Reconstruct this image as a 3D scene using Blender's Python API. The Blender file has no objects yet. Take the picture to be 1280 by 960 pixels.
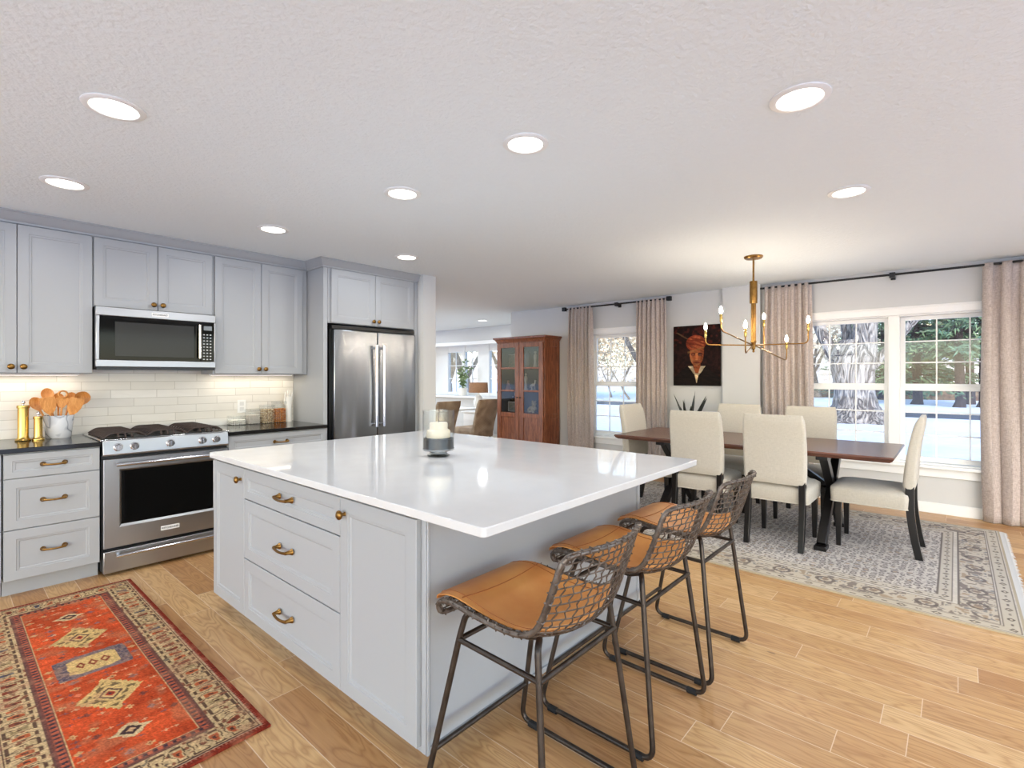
import bpy, bmesh, math, random
import numpy as np
from mathutils import Vector, Matrix, noise as mnoise
random.seed(7)
R = math.radians
PI = math.pi
SC = bpy.context.scene
COL = SC.collection

# ---------------------------------------------------------------- camera
cam_d = bpy.data.cameras.new('camera')
cam_d.sensor_width = 36.0
cam_d.lens = 36.0 * 632.0 / 1280.0
cam_d.shift_y = -9.5 / 1280.0
cam_d.clip_start = 0.05
cam_d.clip_end = 500
cam = bpy.data.objects.new('camera', cam_d)
cam.location = (0, 0, 1.355)
cam.rotation_euler = (R(90), 0, R(41.25))
COL.objects.link(cam)
SC.camera = cam

# ---------------------------------------------------------------- world, sun, exposure
SC.view_settings.view_transform = 'Standard'
SC.view_settings.look = 'None'
SC.view_settings.gamma = 1.0
SC.view_settings.use_curve_mapping = False
SC.view_settings.exposure = 0.27
SUN_DIR = Vector((0.45, -0.85, 0.62)).normalized()      # towards the sun
world = bpy.data.worlds.new('winter_sky')
SC.world = world
world.use_nodes = True
wn = world.node_tree.nodes
wl = world.node_tree.links
for n in list(wn):
    wn.remove(n)
wo = wn.new('ShaderNodeOutputWorld')
bg = wn.new('ShaderNodeBackground')
sky = wn.new('ShaderNodeTexSky')
sky.sky_type = 'NISHITA'
sky.sun_disc = False
sky.sun_elevation = R(32)
sky.sun_rotation = R(140)
sky.dust_density = 1.0
sky.ozone_density = 1.6
bg.inputs['Strength'].default_value = 0.60
wl.new(sky.outputs[0], bg.inputs[0])
wl.new(bg.outputs[0], wo.inputs[0])
sun_d = bpy.data.lights.new('sun', 'SUN')
sun_d.energy = 3.0
sun_d.angle = R(1.0)
sun_d.color = (1.0, 0.95, 0.88)
sun = bpy.data.objects.new('sun', sun_d)
sun.rotation_euler = SUN_DIR.to_track_quat('Z', 'Y').to_euler()
COL.objects.link(sun)
DOWNLIGHT_W = 5.5
UNDERCAB_W = 0.9
CEIL = 2.45

# ---------------------------------------------------------------- materials
def lin(c):
    return tuple(((x / 255.0) / 12.92 if x / 255.0 <= 0.04045 else ((x / 255.0 + 0.055) / 1.055) ** 2.4) for x in c)

MATS = {}
def mat(name, col, rough=0.5, metal=0.0, bump=None, vary=None, emit=None, coat=0.0, spec=0.5, sheen=0.0):
    """col: sRGB 0-255.  bump=(scale,strength,(sx,sy,sz)); vary=(scale,col2,(sx,sy,sz))"""
    if name in MATS:
        return MATS[name]
    m = bpy.data.materials.new(name)
    m.use_nodes = True
    nt = m.node_tree
    p = nt.nodes['Principled BSDF']
    p.inputs['Base Color'].default_value = (*lin(col), 1)
    p.inputs['Roughness'].default_value = rough
    p.inputs['Metallic'].default_value = metal
    p.inputs['Specular IOR Level'].default_value = spec
    p.inputs['Coat Weight'].default_value = coat
    p.inputs['Sheen Weight'].default_value = sheen
    if emit:
        p.inputs['Emission Color'].default_value = (*lin(emit[0]), 1)
        p.inputs['Emission Strength'].default_value = emit[1]
    if bump or vary:
        tc = nt.nodes.new('ShaderNodeTexCoord')
    def nz(scale, st, det=4.0):
        mp = nt.nodes.new('ShaderNodeMapping')
        mp.inputs['Scale'].default_value = st
        nt.links.new(tc.outputs['Object'], mp.inputs[0])
        t = nt.nodes.new('ShaderNodeTexNoise')
        t.inputs['Scale'].default_value = scale
        t.inputs['Detail'].default_value = det
        nt.links.new(mp.outputs[0], t.inputs['Vector'])
        return t
    if vary:
        t = nz(vary[0], vary[2] if len(vary) > 2 else (1, 1, 1))
        r = nt.nodes.new('ShaderNodeValToRGB')
        r.color_ramp.elements[0].position = 0.32
        r.color_ramp.elements[1].position = 0.68
        r.color_ramp.elements[0].color = (*lin(col), 1)
        r.color_ramp.elements[1].color = (*lin(vary[1]), 1)
        nt.links.new(t.outputs[0], r.inputs[0])
        nt.links.new(r.outputs[0], p.inputs['Base Color'])
    if bump:
        t = nz(bump[0], bump[2] if len(bump) > 2 else (1, 1, 1))
        b = nt.nodes.new('ShaderNodeBump')
        b.inputs['Strength'].default_value = bump[1]
        b.inputs['Distance'].default_value = bump[3] if len(bump) > 3 else 0.01
        nt.links.new(t.outputs[0], b.inputs['Height'])
        nt.links.new(b.outputs[0], p.inputs['Normal'])
    MATS[name] = m
    return m

def glass_mat(name, tint=(1, 1, 1), refl=1.0, rough=0.0):
    """thin pane: transparent with a fresnel-weighted reflection"""
    m = bpy.data.materials.new(name)
    m.use_nodes = True
    nt = m.node_tree
    for n in list(nt.nodes):
        nt.nodes.remove(n)
    o = nt.nodes.new('ShaderNodeOutputMaterial')
    mx = nt.nodes.new('ShaderNodeMixShader')
    tr = nt.nodes.new('ShaderNodeBsdfTransparent')
    tr.inputs[0].default_value = (*tint, 1)
    gl = nt.nodes.new('ShaderNodeBsdfGlossy')
    gl.inputs['Roughness'].default_value = rough
    lw = nt.nodes.new('ShaderNodeLayerWeight')
    lw.inputs[0].default_value = 0.5
    pw = nt.nodes.new('ShaderNodeMath')
    pw.operation = 'POWER'
    pw.inputs[1].default_value = 4.0
    mu = nt.nodes.new('ShaderNodeMath')
    mu.operation = 'MULTIPLY_ADD'
    mu.inputs[1].default_value = 0.7 * refl
    mu.inputs[2].default_value = 0.045 * refl
    nt.links.new(lw.outputs['Facing'], pw.inputs[0])
    nt.links.new(pw.outputs[0], mu.inputs[0])
    nt.links.new(mu.outputs[0], mx.inputs[0])
    nt.links.new(tr.outputs[0], mx.inputs[1])
    nt.links.new(gl.outputs[0], mx.inputs[2])
    nt.links.new(mx.outputs[0], o.inputs[0])
    MATS[name] = m
    return m

def attr_mat(name, rough=0.9, bump=None, sheen=0.0):
    """colour read from the mesh's own pattern attribute (woven or painted motif)"""
    m = mat(name, (128, 128, 128), rough, bump=bump, spec=0.1)
    nt = m.node_tree
    a = nt.nodes.new('ShaderNodeAttribute')
    a.attribute_name = 'pattern'
    nt.links.new(a.outputs['Color'], nt.nodes['Principled BSDF'].inputs['Base Color'])
    return m

class NG:
    """small node helper"""
    def __init__(s, m):
        s.nt = m.node_tree
        s.p = s.nt.nodes['Principled BSDF']
        s.tc = s.nt.nodes.new('ShaderNodeTexCoord')
    def link(s, a, b):
        s.nt.links.new(a, b)
    def math(s, op, a, b=None, c=None):
        n = s.nt.nodes.new('ShaderNodeMath')
        n.operation = op
        for i, v in enumerate((a, b, c)):
            if v is None:
                continue
            if isinstance(v, (int, float)):
                n.inputs[i].default_value = v
            else:
                s.link(v, n.inputs[i])
        return n.outputs[0]
    def xyz(s):
        n = s.nt.nodes.new('ShaderNodeSeparateXYZ')
        s.link(s.tc.outputs['Object'], n.inputs[0])
        return n.outputs
    def vec(s, x, y, z):
        n = s.nt.nodes.new('ShaderNodeCombineXYZ')
        for i, v in enumerate((x, y, z)):
            if isinstance(v, (int, float)):
                n.inputs[i].default_value = v
            else:
                s.link(v, n.inputs[i])
        return n.outputs[0]
    def white(s, v):
        n = s.nt.nodes.new('ShaderNodeTexWhiteNoise')
        n.noise_dimensions = '3D'
        s.link(v, n.inputs['Vector'])
        return n.outputs['Value']
    def noise(s, v, scale, detail=4.0, dist=0.0, rough=0.5):
        n = s.nt.nodes.new('ShaderNodeTexNoise')
        n.inputs['Scale'].default_value = scale
        n.inputs['Detail'].default_value = detail
        n.inputs['Distortion'].default_value = dist
        n.inputs['Roughness'].default_value = rough
        s.link(v, n.inputs['Vector'])
        return n.outputs[0]
    def ramp(s, f, stops, const=False):
        n = s.nt.nodes.new('ShaderNodeValToRGB')
        cr = n.color_ramp
        if const:
            cr.interpolation = 'CONSTANT'
        while len(cr.elements) < len(stops):
            cr.elements.new(0.5)
        for e, (pos, c) in zip(cr.elements, stops):
            e.position = pos
            e.color = (*lin(c), 1)
        s.link(f, n.inputs[0])
        return n.outputs[0]
    def mix(s, f, a, b, mode='MIX'):
        n = s.nt.nodes.new('ShaderNodeMixRGB')
        n.blend_type = mode
        for i, v in enumerate((f, a, b)):
            if isinstance(v, (int, float)):
                n.inputs[i].default_value = v
            elif isinstance(v, tuple):
                n.inputs[i].default_value = (*lin(v), 1)
            else:
                s.link(v, n.inputs[i])
        return n.outputs[0]
    def bump(s, h, strength, dist=0.005):
        b = s.nt.nodes.new('ShaderNodeBump')
        b.inputs['Strength'].default_value = strength
        b.inputs['Distance'].default_value = dist
        s.link(h, b.inputs['Height'])
        s.link(b.outputs[0], s.p.inputs['Normal'])

def floor_material():
    m = mat('oak_plank', (190, 150, 110), 0.38)
    g = NG(m)
    x, y, z = g.xyz()
    yy = g.math('DIVIDE', g.math('SUBTRACT', y, 0.912), 0.152)
    row = g.math('FLOOR', yy)
    fy = g.math('FRACT', yy)
    rr = g.white(g.vec(row, 3.3, 1.7))
    xx = g.math('DIVIDE', g.math('MULTIPLY_ADD', rr, 7.3, x), 1.12)
    cl = g.math('FLOOR', xx)
    fx = g.math('FRACT', xx)
    idv = g.white(g.vec(row, cl, 0.5))
    id2 = g.white(g.vec(cl, row, 9.1))
    tone = g.ramp(idv, [(0.0, (176, 128, 78)), (0.25, (202, 158, 106)), (0.5, (214, 174, 120)),
                        (0.72, (190, 145, 94)), (1.0, (226, 190, 138))])
    # cathedral figure: contour lines of a stretched noise
    fig = g.noise(g.vec(g.math('MULTIPLY_ADD', id2, 40, g.math('MULTIPLY', x, 1.1)), g.math('MULTIPLY', y, 7.5), g.math('MULTIPLY', idv, 30)), 1.5, 2.0, 0.3)
    con = g.math('PINGPONG', g.math('MULTIPLY', fig, 13.0), 0.5)
    con = g.math('MULTIPLY', con, 2.0)
    fine = g.noise(g.vec(g.math('MULTIPLY', x, 6), g.math('MULTIPLY', y, 130), idv), 1.0, 5.0, 0.0, 0.6)
    dark = g.mix(1.0, tone, (196, 172, 148), 'MULTIPLY')
    amt = g.math('MULTIPLY', g.math('POWER', con, 2.0), 0.62)
    c1 = g.mix(amt, tone, dark)
    c2 = g.mix(g.math('MULTIPLY', g.math('SUBTRACT', fine, 0.35), 0.9), c1, dark)
    bl = g.noise(g.vec(g.math('MULTIPLY', x, 1.3), g.math('MULTIPLY', y, 5.0), id2), 2.0, 3.0)
    c3 = g.mix(g.math('MULTIPLY', g.math('SUBTRACT', bl, 0.42), 1.0), c2, (176, 128, 84))
    knot = g.noise(g.vec(g.math('MULTIPLY', x, 2.2), g.math('MULTIPLY', y, 7.0), idv), 2.3, 1.0)
    kf = g.math('MULTIPLY', g.math('GREATER_THAN', knot, 0.80), 0.55)
    c3 = g.mix(kf, c3, (92, 66, 44))
    ey = g.math('MINIMUM', fy, g.math('SUBTRACT', 1.0, fy))
    ex = g.math('MINIMUM', fx, g.math('SUBTRACT', 1.0, fx))
    seam = g.math('MAXIMUM', g.math('LESS_THAN', ey, 0.011), g.math('LESS_THAN', ex, 0.0015))
    c4 = g.mix(g.math('MULTIPLY', seam, 0.75), c3, (226, 202, 172))  # pale plank seam, with the bevel highlight put into its colour
    g.link(c4, g.p.inputs['Base Color'])
    g.bump(g.math('SUBTRACT', fine, g.math('MULTIPLY', seam, 0.8)), 0.12, 0.002)
    return m

def tile_material():
    """glazed handmade tile in a brick bond on the Y-Z plane"""
    m = mat('backsplash_tile', (226, 220, 208), 0.22)
    g = NG(m)
    x, y, z = g.xyz()
    zz = g.math('DIVIDE', g.math('SUBTRACT', z, 0.915), 0.0665)
    row = g.math('FLOOR', zz)
    fz = g.math('FRACT', zz)
    sh = g.math('MULTIPLY', g.math('MODULO', row, 2.0), 0.5)
    yy = g.math('ADD', g.math('DIVIDE', y, 0.305), g.math('MULTIPLY_ADD', g.white(g.vec(row, 1.0, 2.0)), 0.12, sh))
    cl = g.math('FLOOR', yy)
    fy = g.math('FRACT', yy)
    idv = g.white(g.vec(row, cl, 4.2))
    tone = g.ramp(idv, [(0.0, (218, 213, 204)), (0.4, (232, 228, 219)), (0.75, (224, 219, 208)), (1.0, (238, 234, 226))])
    cloud = g.noise(g.vec(g.math('MULTIPLY', idv, 20), g.math('MULTIPLY', y, 1.0), g.math('MULTIPLY', z, 3.0)), 7.0, 4.0, 0.6)
    c1 = g.mix(g.math('MULTIPLY', cloud, 0.45), tone, (206, 200, 190))
    ez = g.math('MINIMUM', fz, g.math('SUBTRACT', 1.0, fz))
    ey = g.math('MINIMUM', fy, g.math('SUBTRACT', 1.0, fy))
    gr = g.math('MAXIMUM', g.math('LESS_THAN', ez, 0.028), g.math('LESS_THAN', ey, 0.006))
    c2 = g.mix(gr, c1, (192, 186, 174))
    g.link(c2, g.p.inputs['Base Color'])
    g.bump(g.math('SUBTRACT', g.math('MULTIPLY', cloud, 0.5), gr), 0.35, 0.003)
    return m

def steel_material():
    """brushed stainless: fine streaks stretched along the object's width"""
    m = mat('stainless_steel', (172, 172, 173), 0.27, 1.0)
    g = NG(m)
    x, y, z = g.xyz()
    st = g.noise(g.vec(g.math('MULTIPLY', x, 2), g.math('MULTIPLY', y, 2), g.math('MULTIPLY', z, 260)), 1.0, 3.0)
    r = g.math('MULTIPLY_ADD', st, 0.06, 0.3)
    g.link(r, g.p.inputs['Roughness'])
    g.bump(st, 0.015, 0.001)
    return m

def fridge_material():
    """refrigerator skin: vertical brush and slightly wavy sheet"""
    m = mat('stainless_door_skin', (140, 144, 150), 0.2, 1.0)
    g = NG(m)
    x, y, z = g.xyz()
    wv = g.noise(g.vec(x, g.math('MULTIPLY', y, 5.0), g.math('MULTIPLY', z, 0.9)), 1.0, 1.0)
    st = g.noise(g.vec(g.math('MULTIPLY', x, 2), g.math('MULTIPLY', y, 700), g.math('MULTIPLY', z, 3)), 1.0, 3.0)
    g.link(g.math('MULTIPLY_ADD', st, 0.05, 0.22), g.p.inputs['Roughness'])
    g.bump(g.math('MULTIPLY_ADD', wv, 1.0, g.math('MULTIPLY', st, 0.0)), 0.6, 0.04)
    return m

def marble_material():
    m = mat('white_marble', (226, 226, 228), 0.25)
    g = NG(m)
    x, y, z = g.xyz()
    n = g.noise(g.vec(g.math('MULTIPLY_ADD', z, 0.5, x), g.math('MULTIPLY_ADD', z, 0.4, y), g.math('MULTIPLY', z, 0.4)), 8.0, 2.0, 0.8)
    v = g.math('ABSOLUTE', g.math('SUBTRACT', n, 0.5))
    c = g.ramp(v, [(0.0, (120, 124, 132)), (0.012, (186, 188, 192)), (0.05, (224, 224, 226)), (1.0, (232, 232, 232))])
    g.link(c, g.p.inputs['Base Color'])
    return m

def wood_material(name, a, b, rough, stretch, scale=9.0, coat=0.0):
    m = mat(name, a, rough, coat=coat)
    g = NG(m)
    x, y, z = g.xyz()
    v = g.vec(g.math('MULTIPLY', x, stretch[0]), g.math('MULTIPLY', y, stretch[1]), g.math('MULTIPLY', z, stretch[2]))
    n = g.noise(v, scale, 5.0, 0.8)
    n2 = g.noise(v, scale * 5, 3.0)
    f = g.math('MULTIPLY_ADD', n2, 0.35, g.math('MULTIPLY', n, 0.75))
    c = g.ramp(f, [(0.34, a), (0.52, tuple((i + j) / 2 for i, j in zip(a, b))), (0.72, b)])
    g.link(c, g.p.inputs['Base Color'])
    g.bump(n2, 0.08, 0.002)
    return m

def cloth_material(name, a, b, rough=0.9, weave=420.0, trans=0.0):
    m = mat(name, a, rough, sheen=0.25)
    g = NG(m)
    x, y, z = g.xyz()
    h = g.noise(g.vec(g.math('MULTIPLY', x, 40), g.math('MULTIPLY', y, 40), g.math('MULTIPLY', z, 240)), 1.0, 2.0)
    v = g.noise(g.vec(g.math('MULTIPLY', x, 320), g.math('MULTIPLY', y, 320), g.math('MULTIPLY', z, 30)), 1.0, 2.0)
    f = g.math('MULTIPLY', g.math('ADD', h, v), 0.5)
    g.link(g.ramp(f, [(0.36, a), (0.62, b)]), g.p.inputs['Base Color'])
    g.bump(f, 0.25, 0.002)
    if trans:
        g.p.inputs['Transmission Weight'].default_value = 0.0
        t = g.nt.nodes.new('ShaderNodeBsdfTranslucent')
        t.inputs[0].default_value = (*lin(b), 1)
        mx = g.nt.nodes.new('ShaderNodeMixShader')
        mx.inputs[0].default_value = trans
        out = g.nt.nodes['Material Output']
        g.link(g.p.outputs[0], mx.inputs[1])
        g.link(t.outputs[0], mx.inputs[2])
        g.link(mx.outputs[0], out.inputs[0])
    return m

M_WALL = mat('wall_paint', (203, 203, 201), 0.75)
M_CEIL = mat('ceiling_texture', (233, 240, 243), 0.9, bump=(48, 0.7, (1, 1, 1), 0.008))
M_TRIM = mat('white_trim', (236, 236, 234), 0.4)
M_CAB = mat('grey_cabinet_paint', (162, 164, 166), 0.42)
M_CABIN = mat('cabinet_shadow_gap', (120, 121, 123), 0.6)
M_QUARTZ = mat('white_quartz', (206, 205, 204), 0.05, vary=(6.0, (211, 210, 209)))
M_BLACKTOP = mat('black_stone', (17, 16, 16), 0.12, vary=(60, (24, 23, 22)), spec=0.4)
M_STEEL = steel_material()
M_FRIDGE = fridge_material()
M_CHROME = mat('polished_steel', (205, 205, 207), 0.14, 1.0)
M_BLACKGLASS = mat('black_glass', (7, 7, 7), 0.07, spec=0.2)
M_WINGLASS = mat('dark_oven_window', (48, 48, 48), 0.12, spec=0.2)
M_BLACK = mat('black_enamel', (18, 18, 18), 0.35)
M_IRON = mat('cast_iron', (58, 45, 39), 0.55, bump=(90, 0.3))
M_BRASS = mat('aged_brass', (150, 114, 62), 0.3, 1.0, vary=(30, (128, 94, 48)))
M_POLBRASS = mat('polished_brass', (196, 162, 92), 0.22, 1.0)
M_LEATHER = mat('tan_leather', (204, 144, 78), 0.5, vary=(6, (184, 116, 56)), bump=(140, 0.12, (1, 1, 1), 0.002))
M_WIRE = mat('gunmetal_wire', (122, 113, 105), 0.4, 0.7, vary=(40, (84, 74, 67)))
M_FRAMEIRON = mat('gunmetal_tube', (84, 76, 69), 0.38, 0.8, vary=(18, (62, 55, 50)))
M_RUBBER = mat('black_rubber', (22, 22, 22), 0.8)
M_LINEN = cloth_material('oatmeal_linen', (184, 177, 163), (196, 189, 175))
M_EBONY = mat('ebonised_wood', (15, 13, 13), 0.3)
M_THICKGLASS = glass_mat('thick_glass', (0.80, 0.83, 0.84), 2.6)
M_TABLE = wood_material('walnut_tabletop', (72, 42, 32), (118, 76, 58), 0.26, (1.2, 14, 14), 4.0)
M_CHERRY = wood_material('cherry_cabinet', (84, 42, 26), (152, 92, 60), 0.3, (9, 9, 1.0), 4.5)
M_CURTAIN = cloth_material('taupe_linen', (170, 153, 143), (222, 210, 202), trans=0.2)
M_FLOOR = floor_material()
M_TILE = tile_material()
M_MARBLE = marble_material()
M_SPOON = wood_material('olive_wood', (190, 116, 50), (226, 162, 92), 0.45, (6, 6, 1.5), 10.0)
M_PANE = glass_mat('window_pane', (0.60, 0.625, 0.655))
M_CLEAR = glass_mat('clear_glass', (0.95, 0.96, 0.96), 0.8)
M_STRIPON = mat('lit_strip', (255, 255, 255), 0.5, emit=((255, 236, 206), 1.6))
M_LAMPON = mat('lit_lens', (255, 255, 255), 0.5, emit=((255, 250, 240), 6.0))
M_BULB = mat('lit_bulb', (255, 240, 210), 0.3, emit=((255, 238, 214), 330.0))
M_SNOW = mat('snow', (238, 242, 248), 0.8, bump=(1.5, 0.5, (1, 1, 1), 0.2), vary=(0.25, (222, 230, 242)))
M_PORCELAIN = mat('white_porcelain', (236, 232, 224), 0.25)

# ---------------------------------------------------------------- mesh helpers
def wloc(o):
    v = Vector((0, 0, 0))
    while o is not None:
        v += o.location
        o = o.parent
    return v

def thing(name, label, cat, loc=(0, 0, 0), group=None):
    o = bpy.data.objects.new(name, None)
    o.empty_display_size = 0.1
    o.location = loc
    COL.objects.link(o)
    o['label'] = label
    o['category'] = cat
    if group:
        o['group'] = group
    return o

def tag(o, label, cat, group=None):
    o['label'] = label
    o['category'] = cat
    if group:
        o['group'] = group
    return o

class MB:
    def __init__(s):
        s.bm = bmesh.new()
    def quad(s, *pts):
        s.bm.faces.new([s.bm.verts.new(p) for p in pts])
    def box(s, x0, y0, z0, x1, y1, z1):
        v = [s.bm.verts.new((x, y, z)) for x in (x0, x1) for y in (y0, y1) for z in (z0, z1)]
        for f in ((0, 1, 3, 2), (4, 6, 7, 5), (0, 4, 5, 1), (2, 3, 7, 6), (0, 2, 6, 4), (1, 5, 7, 3)):
            s.bm.faces.new([v[i] for i in f])
        return s
    def bridge(s, loops, cap0=True, cap1=True, closed=False, cyclic=True):
        """loops: list of point lists of equal length"""
        rings = [[s.bm.verts.new(p) for p in l] for l in loops]
        n = len(rings[0])
        pairs = list(zip(rings[:-1], rings[1:]))
        if closed:
            pairs.append((rings[-1], rings[0]))
        for a, b in pairs:
            for i in range(n if cyclic else n - 1):
                j = (i + 1) % n
                s.bm.faces.new((a[i], a[j], b[j], b[i]))
        if not closed and cyclic:
            if cap0:
                s.bm.faces.new(rings[0][::-1])
            if cap1:
                s.bm.faces.new(rings[-1])
        return s
    def tube(s, pts, r, seg=8, closed=False, flat=None):
        pts = [Vector(p) for p in pts]
        n = len(pts)
        rs = r if isinstance(r, (list, tuple)) else [r] * n
        loops = []
        up = None
        for i, p in enumerate(pts):
            if closed:
                t = pts[(i + 1) % n] - pts[i - 1]
            else:
                t = pts[min(i + 1, n - 1)] - pts[max(i - 1, 0)]
            t.normalize()
            if up is None:
                a = Vector((0, 0, 1)) if abs(t.z) < 0.9 else Vector((1, 0, 0))
                up = (a - t * a.dot(t)).normalized()
            else:
                up = up - t * up.dot(t)
                if up.length < 1e-5:
                    up = t.orthogonal()
                up.normalize()
            w = t.cross(up)
            loops.append([p + (up * math.cos(2 * PI * k / seg) + w * math.sin(2 * PI * k / seg)) * rs[i] for k in range(seg)])
        return s.bridge(loops, closed=closed)
    def lathe(s, prof, c=(0, 0, 0), seg=24, axis='z'):
        """prof: (r, h) list; closes to the axis where r is 0"""
        c = Vector(c)
        loops = []
        for r, h in prof:
            r = max(r, 1e-4)
            ring = []
            for k in range(seg):
                a = 2 * PI * k / seg
                q = (r * math.cos(a), r * math.sin(a), h)
                if axis == 'x':
                    q = (q[2], q[0], q[1])
                elif axis == 'y':
                    q = (q[0], q[2], q[1])
                elif axis == '-y':
                    q = (q[0], -q[2], q[1])
                ring.append(c + Vector(q))
            loops.append(ring)
        return s.bridge(loops)
    def cyl(s, p0, p1, r0, r1=None, seg=16):
        return s.tube([p0, p1], [r0, r0 if r1 is None else r1], seg)
    def grid(s, fn, nu, nv, closed_u=False):
        vs = [[s.bm.verts.new(fn(i / (nu if closed_u else nu - 1), j / (nv - 1))) for j in range(nv)] for i in range(nu)]
        for i in range(nu if closed_u else nu - 1):
            for j in range(nv - 1):
                k = (i + 1) % nu
                s.bm.faces.new((vs[i][j], vs[k][j], vs[k][j + 1], vs[i][j + 1]))
        return s
    def sphere(s, c, r, seg=14, rings=8, sc=(1, 1, 1)):
        c = Vector(c)
        loops = []
        for j in range(rings + 1):
            th = PI * j / rings
            rr = max(math.sin(th), 1e-3) * r
            loops.append([c + Vector((rr * math.cos(2 * PI * k / seg) * sc[0], rr * math.sin(2 * PI * k / seg) * sc[1], -math.cos(th) * r * sc[2])) for k in range(seg)])
        return s.bridge(loops)
    def prism(s, poly, fn, a, b):
        """poly: 2-D outline; fn(p, q, t) -> xyz; extruded from t=a to t=b"""
        return s.bridge([[fn(p, q, a) for p, q in poly], [fn(p, q, b) for p, q in poly]])
    def build(s, name, m, parent=None, smooth=None, bevel=0.0, kind=None, bseg=2, solid=0.0, sub=0):
        bmesh.ops.recalc_face_normals(s.bm, faces=s.bm.faces)
        off = wloc(parent)
        if off.length > 0:
            bmesh.ops.translate(s.bm, verts=s.bm.verts, vec=-off)
        me = bpy.data.meshes.new(name)
        s.bm.to_mesh(me)
        s.bm.free()
        if m is not None:
            me.materials.append(m)
        o = bpy.data.objects.new(name, me)
        COL.objects.link(o)
        if parent is not None:
            o.parent = parent
        if kind:
            o['kind'] = kind
        if solid:
            d = o.modifiers.new('solid', 'SOLIDIFY')
            d.thickness = solid
            d.offset = 0
        if sub:
            d = o.modifiers.new('sub', 'SUBSURF')
            d.levels = d.render_levels = sub
        if bevel:
            b = o.modifiers.new('bevel', 'BEVEL')
            b.width = bevel
            b.segments = bseg
            b.limit_method = 'ANGLE'
            b.angle_limit = R(40)
            smooth = 40 if smooth is None else smooth
        if smooth:
            me.polygons.foreach_set('use_smooth', [True] * len(me.polygons))
            me.set_sharp_from_angle(angle=R(smooth))
        return o

def box(name, m, x0, y0, z0, x1, y1, z1, parent=None, bevel=0.0, kind=None):
    return MB().box(x0, y0, z0, x1, y1, z1).build(name, m, parent, bevel=bevel, kind=kind)

def copy_tree(o, parent=None, label=None, loc=None, rotz=None, group=None):
    c = o.copy()
    COL.objects.link(c)
    c.parent = parent
    if label:
        c['label'] = label
    if group:
        c['group'] = group
    if loc is not None:
        c.location = loc
    if rotz is not None:
        c.rotation_euler = (0, 0, rotz)
    for ch in list(o.children):
        copy_tree(ch, c)
    return c

def arc(p, q, r, n=5):
    """quarter-ish fillet points are produced by fillet(); kept for short arcs"""
    return [Vector(p).lerp(Vector(q), i / n) for i in range(n + 1)]

def fillet(pts, r, n=5):
    """round the inner corners of a polyline"""
    pts = [Vector(p) for p in pts]
    out = [pts[0]]
    for a, b, c in zip(pts[:-2], pts[1:-1], pts[2:]):
        d1 = (a - b)
        d2 = (c - b)
        rr = min(r, d1.length * 0.45, d2.length * 0.45)
        p = b + d1.normalized() * rr
        q = b + d2.normalized() * rr
        for i in range(n + 1):
            t = i / n
            out.append(p * (1 - t) ** 2 + b * 2 * t * (1 - t) + q * t ** 2)
    out.append(pts[-1])
    return out

def rng(a, b, n):
    return [a + (b - a) * i / (n - 1) for i in range(n)]

# panel-door solid on a local frame P(u, w, d)
def door_mb(P, u0, u1, w0, w1, t=0.02, fr=0.055, slab=False):
    mb = MB()
    def rect(i, d):
        return [P(u0 + i, w0 + i, d), P(u1 - i, w0 + i, d), P(u1 - i, w1 - i, d), P(u0 + i, w1 - i, d)]
    loops = [rect(0, 0), rect(0, t - 0.002), rect(0.002, t)]
    if not slab:
        loops += [rect(fr, t), rect(fr + 0.002, t - 0.003), rect(fr + 0.012, t - 0.004), rect(fr + 0.016, t - 0.008)]
    mb.bridge(loops)
    return mb

PK = lambda X: (lambda u, w, d: (X + d, u, w))          # kitchen wall fronts look towards +X
PI_ = lambda Y: (lambda u, w, d: (u, Y - d, w))         # island fronts look towards -Y

def knob(P, u, w, d, parent):
    mb = MB()
    prof = [(0.009, 0), (0.007, 0.004), (0.007, 0.014), (0.016, 0.019), (0.019, 0.025), (0.018, 0.03), (0.010, 0.035), (0.0, 0.036)]
    loops = []
    for r, h in prof:
        r = max(r, 1e-4)
        loops.append([P(u + r * math.cos(2 * PI * k / 16), w + r * math.sin(2 * PI * k / 16), d + h) for k in range(16)])
    mb.bridge(loops)
    o = mb.build('knob', M_BRASS, parent, smooth=50)
    o['label'] = 'round brass knob'
    return o

def pull(P, u, w, d, parent, half=0.052):
    """bail pull: two flared posts joined by a bowed bar"""
    mb = MB()
    for sg in (-1, 1):
        loops = []
        for r, h, o in ((0.0155, 0, 0), (0.0135, 0.004, 0), (0.0095, 0.012, 0), (0.008, 0.022, 0.001), (0.0085, 0.031, 0.003)):
            loops.append([P(u + sg * (half - o) + r * math.cos(2 * PI * k / 12), w + r * math.sin(2 * PI * k / 12), d + h) for k in range(12)])
        mb.bridge(loops)
    pts = []
    for i in range(13):
        t = -1 + 2 * i / 12
        pts.append(P(u + t * (half + 0.002), w - 0.004 * (1 - t * t), d + 0.027 + 0.008 * (1 - t * t)))
    mb.tube(pts, [0.0074 - 0.0016 * (1 - (2 * i / 12 - 1) ** 2) for i in range(13)], 8)
    o = mb.build('handle', M_BRASS, parent, smooth=50)
    o['label'] = 'bowed brass pull'
    return o

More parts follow.
